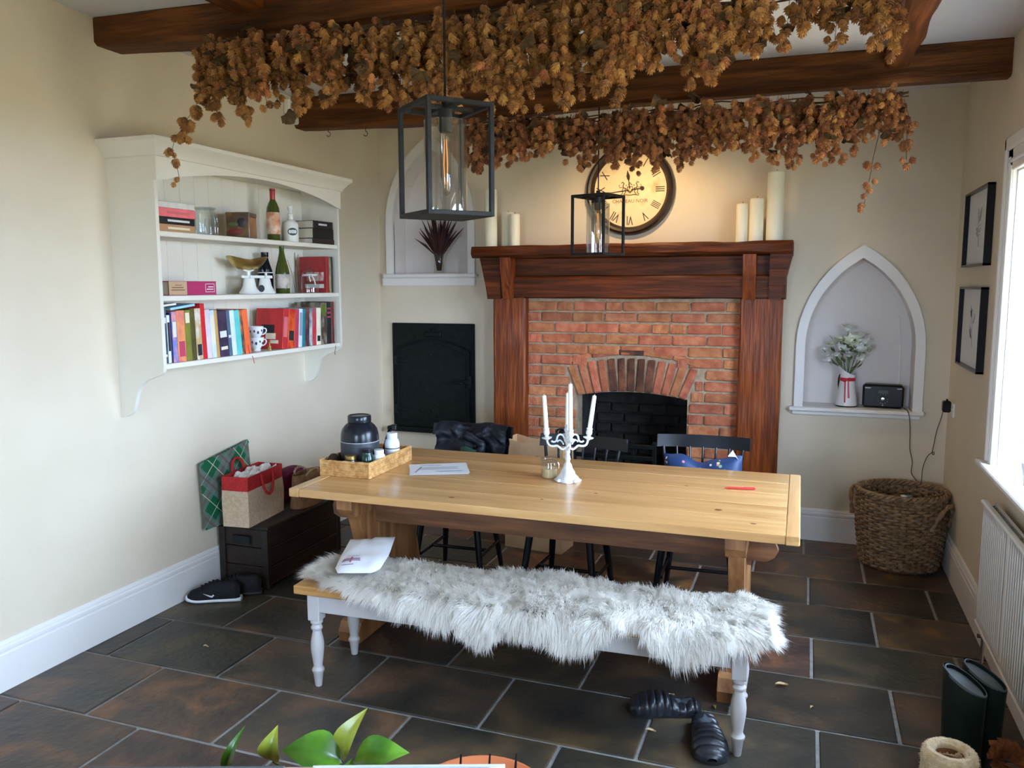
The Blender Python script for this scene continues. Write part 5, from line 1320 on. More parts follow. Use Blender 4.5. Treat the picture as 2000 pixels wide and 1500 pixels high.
for (x,y,z,r_) in ((-.015,.01,.245,.002),(.01,.025,.22,.002),(.002,-.005,.20,.0055),(-.02,-.06,.20,.0015),(.01,.01,.235,.0015)):
    b = MB(); b.tube([(x*.2,y*.2,.01),(x*.5,y*.5,.12),(x,y,z)], r_, 6); b.build('twig', TWIG, t, local=True)
t = bottle('glass_jar', 'clear lidded glass jar tied with a pale ribbon on the middle shelf', 'jar', -2.945,4.405,Z2, [('glass_body',[(.048,.001),(.054,.005),(.055,.095),(.046,.112),(.040,.118)],JARGL),('lid',[(.046,.117),(.048,.120),(.046,.128),(.022,.140),(.008,.146),(.014,.156),(.012,.166),(0,.169)],JARGL)])
RIB = mat('pale_ribbon', (.74,.70,.68), rough=.5)
b = MB(); b.lathe([(.0468,.105),(.0478,.106),(.0478,.115),(.0468,.116)], 24, caps=False); b.tube([(.03,-.036,.110),(.045,-.045,.105),(.052,-.03,.075),(.055,-.026,.05)], .004, 5); b.tube([(.03,-.036,.110),(.028,-.052,.10),(.036,-.05,.07)], .004, 5); b.build('ribbon', RIB, t, local=True)
for (a,c_,h,c1,c2,lab,band) in ((4.497,4.530,.228,(150,40,42),None,'dark red cookbook with patterned cover at the right of the middle shelf',None),(4.532,4.552,.225,(170,150,110),(90,110,70),'thin green and tan book behind the dark red cookbook',None),(4.554,4.576,.228,(44,50,46),None,'thin blackish book behind the green and tan one on the middle shelf',None)):
    t, cv = standing(-2.885,a,c_,Z2,h,.20,0,bmat(c1,c2),lab,band,'books on the middle shelf')
    if c1[0] == 150:
        b = MB(); b.box(-.15,-.02,-.0175,-.0155,.075,.13,mi=0); b.box(-.16,-.02,-.0175,-.0155,.03,.055,mi=1); b.build('cover_picture', [bmat((190,90,80),(220,200,190)),WHT], cv, local=True, smooth=0)
# teacups and bell
CUPM = mat('floral_china', (.78,.80,.82), rough=.15); DOT = mat('china_blue_print', lin(52,58,84), rough=.2)
for k, lab in enumerate(('lower white china cup with dark floral print on the bottom shelf','upper white china cup stacked on the other, handle to the right')):
    t = thing('teacup', lab, 'cup', (-2.955,3.865,SZ+.062*k), rad(40 if k else 20), 'stacked floral teacups')
    b = MB(); b.lathe([(0,0),(.022,0),(.023,.006),(.020,.012),(.034,.034),(.040,.058),(.043,.078),(.041,.078),(.037,.056),(.030,.032),(.014,.014),(0,.012)], 28); cp = b.build('bowl', CUPM, t, local=True)
    b = MB(); b.tube(bez((.037,0,.065),(.065,0,.075),(.062,0,.035),(.032,0,.03),10), .0035, 7); b.build('handle', CUPM, t, local=True)
    for (az,z0,s) in ((-1.3,.045,.012),(-.75,.055,.009),(-1.85,.052,.010),(-.2,.046,.010),(-2.5,.05,.01)):
        r_ = .0365+.0035*(z0-.045)/.01
        b = MB(); b.ball((r_*math.cos(az),r_*math.sin(az),z0),(s*.5,s*.5,s*.8),8,6); b.build('floral_print', DOT, cp, local=True)
t = thing('brass_bell', 'tiny brass bell standing beside the teacups', 'bell', (-2.925,3.945,SZ))
b = MB(); b.lathe([(.016,0),(.016,.002),(.011,.010),(.009,.022),(.004,.027),(.003,.032),(.004,.036),(.003,.046),(.005,.05),(0,.055)], 18); b.build('body', BRASS, t, local=True)
b = MB(); b.ball((0,0,.004),.004); b.build('clapper', BRASS, t, local=True)

# ------------------------------------------------------------------ chest with bags, trainers
CHEST = mat('dark_chest_wood', lin(24,14,9), lin(46,28,17), lin(33,20,12), scale=5, stretch=(4,.4,4), rough=.5, bump=.3, bscale=12)
ct = thing('blanket_chest', 'dark brown wooden chest against the left wall holding bags', 'chest', (-2.955,4.05,0))
for z0 in (.012,.122,.232):
    b = MB(); b.box(-3.115,-2.795,3.68,4.43,z0,z0+.107,c=.004); b.build('plank_course', CHEST, ct)
b = MB(); b.box(-3.12,-2.785,3.67,4.44,.338,.360,c=.005); b.build('lid', CHEST, ct)
for (x,y) in ((-3.10,3.69),(-2.81,3.69),(-3.10,4.41),(-2.81,4.41)):
    b = MB(); b.box(x-.02,x+.02,y-.02,y+.02,0,.338,c=.003); b.build('corner_post', CHEST, ct)
b = MB(); b.box(-3.02,-2.90,3.664,3.672,.25,.30,c=.004); b.build('handle_recess', BLACKP, ct)
CZ = .3605
# red and cream jute bag
JUTE = mat('cream_jute', lin(206,182,152), lin(188,162,130), scale=60, rough=.85, bump=.3, bscale=150); JRED = mat('red_jute', lin(186,36,36), lin(160,28,30), scale=60, rough=.8, bump=.3, bscale=150)
t = thing('jute_bag', 'cream jute shopping bag with a red top band and red handles on the chest', 'bag', (-2.975,3.81,CZ), rad(6))
def bagshell(w, d, z0, z1, flare=0):
    def f_(u, v):
        P = [(-w,-d),(w,-d),(w,d),(-w,d),(-w,-d)]; k = min(3,int(u*4)); q = u*4-k
        x = P[k][0]+(P[k+1][0]-P[k][0])*q; y = P[k][1]+(P[k+1][1]-P[k][1])*q
        z = z0+(z1-z0)*v
        pinch = -.012*math.sin(PI*min(1,z/.3))*(1 if abs(abs(y)-d) < .002 else 0)
        return (x*(1+flare*v)+noise.noise(Vector((x*9,y*9,z*9)))*.008, y*(1+flare*v)+math.copysign(pinch,y)*0+noise.noise(Vector((x*9+3,y*9,z*9)))*.008, z)
    return f_
b = MB(); b.grid(bagshell(.082,.19,0,.205),32,8,wrapu=True,th=.002); b.box(-.08,.08,-.188,.188,0,.003); b.build('bag_body', JUTE, t, local=True, smooth=30)
b = MB(); b.grid(bagshell(.0825,.1905,.205,.285),32,4,wrapu=True,th=.002); b.build('top_band', JRED, t, local=True, smooth=30)
for s, top_ in ((1,.13),(-1,.355)):
    b = MB(); b.tube([(s*.087,-.06,.27)]+bez((s*.09,-.06,.27),(s*.11,-.06,top_-.02 if s > 0 else top_+.02),(s*.11,.06,top_-.02 if s > 0 else top_+.02),(s*.09,.06,.27),12)+[(s*.087,.06,.27)], .0075, 8); b.build('handle', JRED, t, local=True)
TISS = mat('tissue_paper', (.72,.68,.62), rough=.8)
b = MB(); b.grid(lambda u,v: (-.07+.14*u, -.16+.32*v, .25+.045*noise.noise(Vector((u*6,v*8,1)))+.03*math.sin(PI*u)), 12, 16, th=.001); b.build('contents', TISS, t, local=True)
# green tartan bag
TART = bpy.data.materials.new('green_tartan_paper'); TART.use_nodes = True
nt = TART.node_tree; N = nt.nodes; L = nt.links; p_ = N['Principled BSDF']; p_.inputs['Roughness'].default_value = .35
tc = N.new('ShaderNodeTexCoord'); mp = N.new('ShaderNodeMapping'); mp.inputs['Rotation'].default_value = (rad(45),0,0); L.new(tc.outputs['Object'], mp.inputs[0])
sp_ = N.new('ShaderNodeSeparateXYZ'); L.new(mp.outputs[0], sp_.inputs[0])
def stripe(out, period, lo, hi, ofs):
    a = N.new('ShaderNodeMath'); a.operation = 'ADD'; a.inputs[1].default_value = ofs+10*period; L.new(out, a.inputs[0])
    d = N.new('ShaderNodeMath'); d.operation = 'DIVIDE'; d.inputs[1].default_value = period; L.new(a.outputs[0], d.inputs[0])
    f_ = N.new('ShaderNodeMath'); f_.operation = 'FRACT'; L.new(d.outputs[0], f_.inputs[0])
    g_ = N.new('ShaderNodeMath'); g_.operation = 'GREATER_THAN'; g_.inputs[1].default_value = lo; L.new(f_.outputs[0], g_.inputs[0])
    h_ = N.new('ShaderNodeMath'); h_.operation = 'LESS_THAN'; h_.inputs[1].default_value = hi; L.new(f_.outputs[0], h_.inputs[0])
    m_ = N.new('ShaderNodeMath'); m_.operation = 'MULTIPLY'; L.new(g_.outputs[0], m_.inputs[0]); L.new(h_.outputs[0], m_.inputs[1])
    return m_.outputs[0]
def mixc(fac, a, c_, k=1.0):
    x_ = N.new('ShaderNodeMix'); x_.data_type = 'RGBA'
    mm = N.new('ShaderNodeMath'); mm.operation = 'MULTIPLY'; mm.inputs[1].default_value = k; L.new(fac, mm.inputs[0]); L.new(mm.outputs[0], x_.inputs[0])
    if isinstance(a, tuple): x_.inputs[6].default_value = a+(1,)
    else: L.new(a, x_.inputs[6])
    x_.inputs[7].default_value = c_+(1,)
    return x_.outputs[2]
c0 = lin(20,96,62)
for out, ofs in ((sp_.outputs[1],.02),(sp_.outputs[2],.05)):
    c0 = mixc(stripe(out,.17,.35,.75,ofs), c0, lin(120,132,124), .55)
    c0 = mixc(stripe(out,.17,.52,.60,ofs), c0, lin(120,60,60), .55)
    c0 = mixc(stripe(out,.17,.10,.125,ofs), c0, lin(216,206,170), .8)
L.new(c0, p_.inputs['Base Color'])
t = thing('gift_bag', 'green tartan gift bag leaning on the wall behind the jute bag', 'bag', (-3.115,3.775,CZ), 0, rot=(0,rad(-4),0))
def gb(s):
    return lambda u,v: ((.012+.018*s*math.sin(PI*u)*(.5+.5*v))+.012, -.24+.43*u, -.01+.375*v+(.012*u if v > .97 else 0)+.05*u*v)
b = MB(); b.grid(gb(1),12,12); b.grid(gb(-.5),12,12); b.build('bag_body', TART, t, local=True, smooth=50)
b = MB(); b.grid(lambda u,v: (.024+.005, -.24+.43*u, .353+.05*u+.012*v), 10, 1, th=.001); b.build('folded_rim', TART, t, local=True)
# tan handbag with twisted handles, purple hat behind
TANL = mat('tan_canvas', lin(120,84,52), lin(146,106,70), scale=30, rough=.8, bump=.2)
t = thing('tan_handbag', 'slouchy tan canvas handbag with twisted rope handles on the chest', 'bag', (-2.872,4.19,CZ), rad(2))
b = MB(); b.grid(lambda u,v: (.07*math.cos(2*PI*u)*(1-.35*v)*(1+.1*noise.noise(Vector((math.cos(6.28*u)*2,math.sin(6.28*u)*2,v*3)))), .155*math.sin(2*PI*u)*(1-.12*v), .20*v), 32, 12, wrapu=True, th=.003); b.lathe([(0,.002),(.069,.002)],24,sy=2.2,caps=False); b.build('bag_body', TANL, t, local=True, smooth=60)
ROPE = mat('rope', lin(176,150,116), lin(140,112,80), scale=60, rough=.9)
for s in (-1,1):
    b = MB(); pts = bez((s*.04,-.07,.19),(s*.06,-.05,.235),(s*.065,.05,.235),(s*.04,.07,.19),16)
    for ph in (0,PI): b.tube([(p[0]+.004*math.cos(k*1.1+ph),p[1],p[2]+.004*math.sin(k*1.1+ph)) for k,p in enumerate(pts)], .0045, 6)
    b.build('rope_handle', ROPE, t, local=True)
PURP = mat('plum_felt', lin(112,28,66), lin(90,20,54), scale=40, rough=.9)
t = thing('felt_hat', 'plum purple felt hat resting behind the tan handbag', 'hat', (-3.045,4.28,CZ), rad(0))
b = MB(); b.lathe([(.075,.06),(.080,.10),(.078,.15),(.06,.185),(.03,.198),(0,.20)], 28, sy=1.5, caps=False); b.v = [(v[0]*.85,v[1],v[2]) for v in b.v]; b.build('crown', PURP, t, local=True)
b = MB(); b.lathe([(.072,.07),(.088,.05),(.095,.03),(.093,0),(.088,0),(.09,.028),(.082,.045),(.070,.065)], 28, sy=1.45, caps=False); b.v = [(v[0]*.85,v[1],v[2]) for v in b.v]; b.build('brim', PURP, t, local=True)
# trainers
SHB = mat('black_trainer_mesh', (.005,.006,.007), (.009,.009,.011), scale=60, spec=.2, rough=.6, bump=.3, bscale=120); SOLEW = mat('white_sole', (.74,.75,.76), rough=.5); SOLEK = mat('black_sole', (.012,.012,.013), rough=.6)
def shoe_sec(v):
    # v 0 heel .. 1 toe : half width, height
    w = lerp(v, [(0,.020),(.06,.030),(.25,.033),(.5,.034),(.72,.041),(.88,.038),(.96,.026),(1,.010)])
    h = lerp(v, [(0,.085),(.1,.115),(.28,.112),(.45,.122),(.6,.105),(.78,.080),(.92,.066),(1,.036)])
    return w, h
def trainer(label, loc, rz, sole):
    t = thing('trainer', label, 'shoe', loc, rz, 'black trainers by the chest')
    L_ = .285
    def up_(u, v):
        w, h = shoe_sec(v); a = PI*u
        return (-L_/2+L_*v, w*math.cos(a)*(1-.25*math.sin(a)**2), .022+(h-.022)*math.sin(a)**.75)
    b = MB(); b.grid(up_, 18, 28); up_o = b.build('upper', SHB, t, local=True, smooth=60)
    def so_(u, v):
        w, h = shoe_sec(v); a = 2*PI*u
        return (-L_/2+L_*v*1.0+.004*math.cos(PI*v)*-1, (w+.005)*math.cos(a), .016+.016*math.sin(a)+(.008*max(0,(v-.8)/.2)))
    b = MB(); b.grid(so_, 16, 28, wrapu=True); b.build('sole', sole, t, local=True, smooth=60)
    b = MB()
    for k in range(5):
        v = .42+.07*k; w, h = shoe_sec(v); b.tube([(-L_/2+L_*v,-.018,h-.006),(-L_/2+L_*v+.006,0,h+.002),(-L_/2+L_*v,.018,h-.006)], .0028, 6)
    b.build('laces', SHB, up_o, local=True)
    b = MB()
    for s in (-1,1):
        P = [(-.012,.046),(.0,.036),(.012,.040),(.045,.058),(.012,.047),(.002,.044),(-.006,.052)]
        b.prism([(p[0],p[1]) for p in P], 'y', s*.034, s*.039)
    b.build('tick_logo', SOLEW, up_o, local=True)
    return t
trainer('black trainer with chunky white sole and small white tick, nearer the skirting', (-2.965,3.43,0), rad(205), SOLEW)
trainer('all-black trainer partly behind the white-soled one', (-2.915,3.548,0), rad(205), SOLEK)
# ------------------------------------------------------------------ left niche: vase of dark feathers
DKF = mat('dark_plum_feather', lin(44,20,20), lin(70,34,26), scale=30, rough=.8)
t = thing('feather_vase', 'slim glass vase of dark dried grasses in the left niche', 'vase', (-2.68,5.745,1.786))
b = MB(); b.lathe([(.034,.001),(.037,.004),(.032,.06),(.030,.10),(.040,.14)], 20, caps=False); b.build('glass_body', JARGL, t, local=True)
rr_ = random.Random(4)
for k in range(46):
    a = rr_.uniform(0,2*PI); sp_r = rr_.uniform(.02,.20); h = rr_.uniform(.32,.47)-sp_r*.5; cx, cy = math.cos(a)*sp_r, math.sin(a)*min(sp_r,.09)*.8
    b = MB(); b.tube([(cx*.08,cy*.08,.02),(cx*.18,cy*.18,.13),(cx*.55,cy*.55,.13+(h-.13)*.55),(cx,cy,h)], [.002,.003,.0095,.001], 5); b.build('grass_stem', DKF, t, local=True)
t.scale = (1.12,1.0,1.1)
# ------------------------------------------------------------------ right niche: jug of white flowers, radio
t = thing('flower_jug', 'white enamel jug with red ribbon holding white artificial flowers in the right niche', 'jug', (.258,5.74,.902), rad(-30))
JUGW = mat('jug_enamel', (.78,.75,.72), rough=.3)
b = MB()
def jug(u, v):
    r_ = lerp(v, [(0,.066),(.1,.066),(.6,.048),(.85,.044),(1,.050)]); a = 2*PI*u; sp_ = .028*max(0,(v-.8)/.2)*max(0,math.cos(a-PI))**6
    return ((r_+sp_)*math.cos(a), (r_+sp_)*math.sin(a), .24*v+.035*v*v*math.cos(a-PI)*.9)
b.grid(jug, 32, 14, wrapu=True, th=.002); b.lathe([(0,.002),(.065,.002)],32,caps=False); jb_ = b.build('jug_body', JUGW, t, local=True, smooth=60)
b = MB(); b.lathe([(.067,0),(.068,.004),(.0665,.007)], 32, caps=False); b.build('base_rim', BLACKP, t, local=True)
b = MB(); b.tube(bez((.05,0,.21),(.12,0,.22),(.11,0,.08),(.06,0,.07),12), .006, 8); b.v = [Matrix.Rotation(rad(150),4,'Z') @ Vector(v) for v in b.v]; b.build('handle', BLACKP, t, local=True)
RIBR = mat('red_ribbon', (.55,.015,.03), rough=.4)
b = MB(); b.lathe([(.0485,.168),(.0495,.17),(.0485,.188),(.0475,.19)], 28, caps=False)
for (az, z1, dz) in ((-1.0,.06,.0),(-1.35,.03,.0)):
    b.grid(lambda u,v: ((.050+.014*(1-v)+.002)*math.cos(az+.16*(u-.5)+.1*(1-v)), (.050+.014*(1-v)+.002)*math.sin(az+.16*(u-.5)+.1*(1-v)), z1+(.175-z1)*v), 2, 6, th=.001)
for s in (-1,1): b.ball((.055*math.cos(-1.15+s*.28),.055*math.sin(-1.15+s*.28),.178+.004*s),(.014,.008,.011))
b.build('ribbon', RIBR, t, local=True, smooth=50)
PET = mat('white_petal', (.80,.80,.72), (.86,.86,.80), scale=30, rough=.6); GLF = mat('flower_leaf', lin(74,96,52), lin(116,136,84), scale=30, rough=.6); STM = mat('flower_stem', lin(90,110,60), rough=.7); PALEG = mat('pale_green_bud', lin(226,230,200), rough=.6)
rr_ = random.Random(9)
def petal_flower(bb, c, r_, n, tilt, mi=0):
    Tm = Matrix.Translation(c) @ Matrix.Rotation(rr_.uniform(0,6.28),4,'Z') @ Matrix.Rotation(tilt,4,'X')
    for ring in range(2):
        for k in range(n):
            a = 2*PI*k/n+ring*.5; q = r_*(1-.3*ring); ca, sa = math.cos(a), math.sin(a)
            P = [Vector((0,0,0)), Vector((ca*q*.6-sa*q*.32, sa*q*.6+ca*q*.32, q*.25+ring*.2*q)), Vector((ca*q, sa*q, q*.45+ring*.25*q)), Vector((ca*q*.6+sa*q*.32, sa*q*.6-ca*q*.32, q*.25+ring*.2*q))]
            bb.add([Tm @ p for p in P], [(0,1,2,3)], mi)
fl_spots = [(-.01,-.01,.50,.036,0),(.06,-.02,.455,.038,0),(-.055,-.03,.43,.03,1),(.015,-.05,.425,.034,1),(.095,-.02,.415,.03,0),(-.10,-.02,.395,.030,1),(-.05,-.05,.375,.032,0),(.055,-.055,.375,.034,0),(.0,-.06,.335,.034,0),(.10,-.035,.35,.03,1),(.075,-.05,.31,.032,0),(-.075,-.03,.33,.028,0),(-.13,-.01,.33,.03,0),(-.12,0,.29,.028,0),(-.15,.01,.36,.022,0),(.12,-.02,.38,.024,1)]
Rz = Matrix.Rotation(rad(30),4,'Z')
for (x,y,z,r_,k) in fl_spots:
    p = Rz @ Vector((x,y,z)); b = MB(); petal_flower(b, p, r_*1.75, 7, rr_.uniform(-.2,.9)); b.ball(p+Vector((0,0,.012)), r_*.55, 8, 6, 0)
    b.build('flower', PALEG if k else PET, t, local=True, smooth=0)
    b = MB(); b.tube([(0,0,.19),(p[0]*.4,p[1]*.4,.26),p], .0022, 5); b.build('stem', STM, t, local=True)
for k in range(40):
    a = rr_.uniform(0,6.28); q = rr_.uniform(.02,.10); p = Vector((math.cos(a)*q, math.sin(a)*q*.6-.01, rr_.uniform(.25,.43)))
    b = MB(); dr_ = Vector((math.cos(a),math.sin(a)*.6,rr_.uniform(.2,1.2))).normalized()*rr_.uniform(.05,.085); sd = dr_.cross(Vector((0,0,1))).normalized()*.018
    b.add([p,p+dr_*.45+sd,p+dr_,p+dr_*.45-sd], [(0,1,2,3)]); b.build('leaf', GLF, t, local=True, smooth=0)
# radio
RADM = mat('black_radio_plastic', (.005,.006,.006), rough=.4, spec=.25)
t = thing('radio', 'small black table radio with raised aerial in the right niche', 'radio', (.475,5.745,.902), rad(-3))
b = MB(); b.box(-.122,.122,-.05,.05,.004,.152,c=.016); rb_ = b.build('case', RADM, t, local=True)
b = MB(); b.box(-.11,.11,-.052,-.048,.014,.142,c=.001); b.build('speaker_grille', BLACKP, rb_, local=True)
b = MB(); b.box(-.03,.03,-.0535,-.05,.096,.118); b.build('display', mat('radio_display', (.05,.06,.055), rough=.2), rb_, local=True)
b = MB(); b.lathe([(0,0),(.011,0),(.010,.008),(0,.009)], 18, T=TR(0,-.052,.062,rx=rad(90))); b.build('dial', CHROME, rb_, local=True)
for k in range(11):
    a = rad(-60+300*k/10+120); b = MB(); b.ball((.030*math.cos(a),-.053,.062+.030*math.sin(a)), .0032, 6, 4); b.build('button', CHROME, rb_, local=True)
b = MB(); b.ball((0,-.053,.022),.005,8,6); b.build('button', CHROME, rb_, local=True)
for (x0,x1) in ((-.108,-.075),(.08,.108)):
    b = MB(); b.box(x0,x1,-.0532,-.052,.128,.133); b.build('printed_mark', SILV, rb_, local=True)
b = MB(); b.tube([(.09,.035,.15),(.088,.04,.36),(.072,.045,.59)], [.003,.0022,.0014], 6); b.ball((.072,.045,.59),.003,6,4); b.build('aerial', CHROME, t, local=True)
# radio cable to plug
CABLE = mat('black_cable', (.012,.012,.012), rough=.5)
t = thing('power_cable', 'thin dark cable looping from the radio over the basket to the wall plug', 'cable', (.70,5.62,.9))
pts = [(.585,5.75,.915),(.60,5.66,.912),(.61,5.595,.905),(.622,5.588,.86),(.632,5.605,.76),(.637,5.615,.66),(.655,5.61,.58),(.650,5.60,.52),(.665,5.57,.49),(.695,5.52,.468),(.700,5.50,.50),(.705,5.53,.56),(.73,5.56,.63),(.765,5.575,.66),(.768,5.57,.645),(.757,5.565,.652),(.762,5.56,.70),(.772,5.54,.80),(.79,5.53,.88),(.80,5.525,.95),(.805,5.51,.99),(.815,5.50,.985)]
sm = []
for i in range(len(pts)-1):
    p0, p1, p2, p3 = [Vector(pts[max(0,min(len(pts)-1,i+k))]) for k in (-1,0,1,2)]
    for j in range(4):
        s = j/4; sm.append(.5*((2*p1)+(-p0+p2)*s+(2*p0-5*p1+4*p2-p3)*s*s+(-p0+3*p1-3*p2+p3)*s**3))
sm.append(Vector(pts[-1]))
b = MB(); b.tube(sm, .0024, 6); b.build('cable_run', CABLE, t, smooth=60)
t = thing('plug_socket', 'white wall socket with a black plug adapter on the right wall', 'socket', (RX,5.47,.90))
b = MB(); b.box(RX-.010,RX,5.395,5.545,.905,.99,c=.003); b.build('face_plate', WHITE, t)
b = MB(); b.box(RX-.055,RX-.009,5.47,5.525,.925,.995,c=.008); b.tube([(RX-.03,5.50,.99),(RX-.03,5.50,1.005)], .006, 8); b.build('adapter', BLACKP, t)
b = MB(); b.box(RX-.013,RX-.009,5.41,5.43,.945,.96); b.build('switch', WHITE, t)

# ------------------------------------------------------------------ pictures on the right wall
SKETCH = mat('grey_sketch', (.38,.37,.35), rough=.8); MOUNT = mat('picture_paper', (.70,.69,.66), rough=.7)
for k, (z0,z1,lab) in enumerate(((1.79,2.195,'upper black box frame with a pale sketch on the right wall'),(1.245,1.682,'lower black box frame with a pale sketch on the right wall'))):
    y0, y1 = 4.645, 5.27
    t = thing('framed_sketch', lab, 'picture', (RX,(y0+y1)/2,z0), group='box-framed sketches')
    b = MB()
    for (a,c_,d,e_) in ((y0,y0+.012,z0,z1),(y1-.012,y1,z0,z1),(y0,y1,z0,z0+.012),(y0,y1,z1-.012,z1)): b.box(RX-.036,RX-.001,a,c_,d,e_,c=.001)
    b.build('frame', BLACKP, t)
    b = MB(); b.box(RX-.012,RX-.006,y0+.01,y1-.01,z0+.01,z1-.01); mt = b.build('mount', MOUNT, t)
    b = MB(); yc, zc_ = (y0+y1)/2, (z0+z1)/2
    rr_ = random.Random(20+k)
    b.tube([(RX-.013,yc-.03,zc_-.10),(RX-.013,yc,zc_-.01),(RX-.013,yc+.02,zc_+.10)], .003, 5)
    for j in range(9):
        a = rr_.uniform(-.9,.9); zz_ = zc_+rr_.uniform(-.06,.10); s = rr_.choice((-1,1))
        b.prism([(yc,zz_),(yc+s*.035,zz_+.025+.02*a),(yc+s*.07,zz_+.035+.03*a),(yc+s*.04,zz_+.005)], 'x', RX-.0135, RX-.012)
    b.build('sketch', SKETCH, mt, smooth=0)

# ------------------------------------------------------------------ radiator
RADI = mat('radiator_enamel', (.72,.70,.66), rough=.4)
t = thing('radiator', 'white double-panel radiator below the window', 'radiator', (RX,3.28,.16))
b = MB(); ny = 84
y0, y1, z0, z1 = 2.55, 4.00, .20, .745
def ribbed(x):
    def f_(u, v):
        q = (u*42) % 1; d = .0045*(1 if .25 < q < .75 else 0) if .04 < v < .96 else 0
        return (x-d, y0+(y1-y0)*u, z0+(z1-z0)*v)
    return f_
b.grid(ribbed(.762), 168, 24); b.box(.762,.775,y0,y1,z0,z1,c=.003); b.box(.748,.776,y0-.004,y1+.004,z1-.006,z1+.012,c=.006); b.box(.752,.776,y0,y1,z0-.010,z0+.008,c=.005); b.build('front_panel', RADI, t, smooth=30)
b = MB(); b.box(.800,.815,y0,y1,z0,z1,c=.005); b.build('rear_panel', RADI, t)
b = MB()
for i in range(40):
    yy = y0+.02+(y1-y0-.04)*i/39; b.box(.776,.800,yy,yy+.002,z0+.02,z1-.01)
b.build('fins', RADI, t, smooth=0)
for yy in (2.75,3.80):
    b = MB(); b.box(.81,RX-.001,yy,yy+.03,z0+.05,z1-.05,c=.003); b.build('bracket', RADI, t)
b = MB(); b.tube([(.788,y1-.03,z0+.01),(.788,y1-.03,.0)], .008, 8); b.tube([(.788,y1-.03,z0-.06),(.765,y1-.03,z0-.06)], .010, 8); b.build('valve_pipe', CHROME, t)

# ------------------------------------------------------------------ wicker basket
WICK = mat('grey_brown_willow', lin(116,90,62), lin(166,136,100), lin(140,112,80), scale=30, rough=.7, rand=.1)
WICKD = mat('dark_willow_stake', lin(84,62,42), lin(110,84,58), scale=30, rough=.8)
bk_ = thing('wicker_basket', 'large oval wicker log basket in the corner by the right niche', 'basket', (.575,5.33,0))
HBz = .46; NR_ = 27; NS = 40
def brad(z): return (.212+.038*math.sin(min(1,z/HBz)*PI*.62), .202+.034*math.sin(min(1,z/HBz)*PI*.62))
b = MB()
for r_ in range(NR_):
    z = .02+(HBz-.045)*r_/(NR_-1); pts = []
    for i in range(NS*2):
        a = 2*PI*i/(NS*2); w = .0075*(1 if ((i//2)+r_)%2 else -1)*(1 if i%2 == 0 else .6)
        rx, ry = brad(z); pts.append(((rx+w)*math.cos(a),(ry+w)*math.sin(a),z+.003*math.sin(a*3+r_)))
    b.tube(pts, .0080, 5, closed=True)
b.build('weavers', WICK, bk_, local=True, smooth=60)
b = MB()
for i in range(NS):
    a = 2*PI*(i+.25)/NS; b.tube([(brad(z)[0]*math.cos(a),brad(z)[1]*math.sin(a),z) for z in (0,.12,.24,.36,.45)], .0055, 5)
b.build('stakes', WICKD, bk_, local=True)
b = MB()
for ph in range(3):
    b.tube([((brad(HBz)[0]+.010*math.cos(16*a+ph*2.1))*math.cos(a),(brad(HBz)[1]+.010*math.cos(16*a+ph*2.1))*math.sin(a),HBz-.004+.012*math.sin(16*a+ph*2.1)) for a in [2*PI*i/160 for i in range(160)]], .0085, 6, closed=True)
b.build('braided_rim', WICK, bk_, local=True, smooth=60)
b = MB(); b.lathe([(0,.004),(.205,.004),(.212,.02),(.20,.02),(0,.012)], 40); b.build('base', WICKD, bk_, local=True)
for a0 in (rad(-38), rad(150)):
    b = MB(); pts = []
    for i in range(15):
        s = -1+2*i/14; a = a0+s*.36; z = HBz-.02-.115*(1-abs(s)**2.2)*0+.0; z = .30+.14*abs(s)**2 if False else HBz-.16+.15*(1-s*s)
        rx, ry = brad(.4); o_r = .022+.03*(1-s*s); pts.append(((rx+o_r)*math.cos(a),(ry+o_r)*math.sin(a),z-.02))
    for ph in range(2): b.tube([(p[0]+.006*math.cos(k*.9+ph*PI),p[1],p[2]+.006*math.sin(k*.9+ph*PI)) for k,p in enumerate(pts)], .009, 6)
    b.build('handle', WICK, bk_, local=True, smooth=60)
LOG = mat('log_wood', lin(150,110,70), lin(176,136,92), scale=20, rough=.85); BARK = mat('log_bark', lin(92,66,44), lin(120,88,60), scale=20, rough=.9, bump=.6)
for k, (x,y,z,a,r_) in enumerate(((-.045,.095,.355,rad(25),.048),(.0,.0,.355,rad(25),.05),(.045,-.095,.350,rad(25),.045))):
    lab = ('split log nearest the back rim inside the wicker basket','middle split log inside the wicker basket','split log nearest the front rim inside the wicker basket')[k]
    t = thing('log', lab, 'log', (.575+x,5.33+y,z), a, 'logs in the wicker basket')
    b = MB(); b.lathe([(r_,-.11),(r_,.11)], 14, T=Matrix.Rotation(rad(90),4,'Y'), caps=False); b.build('bark', BARK, t, local=True)
    b = MB(); b.lathe([(0,-.111),(r_*.98,-.111)], 14, T=Matrix.Rotation(rad(90),4,'Y'), caps=False); b.lathe([(0,.111),(r_*.98,.111)], 14, T=Matrix.Rotation(rad(90),4,'Y'), caps=False); b.build('cut_ends', LOG, t, local=True)
b = MB(); b.lathe([(0,.30),(.205,.30)], 32, caps=False); b.build('lining', WICKD, bk_, local=True)
TEAL = mat('teal_packet', lin(40,140,160), lin(60,160,176), scale=20, rough=.3)
t = thing('firelighter_packet', 'small teal and white packet on the logs in the basket', 'packet', (.60,5.30,.406), rad(15))
b = MB(); b.box(-.03,.03,-.022,.022,0,.028,c=.004); b.build('wrapper', TEAL, t, local=True)
b = MB(); b.box(-.03,-.005,-.0225,.0225,.001,.0285,c=.002); b.build('white_end', WPL, t, local=True)

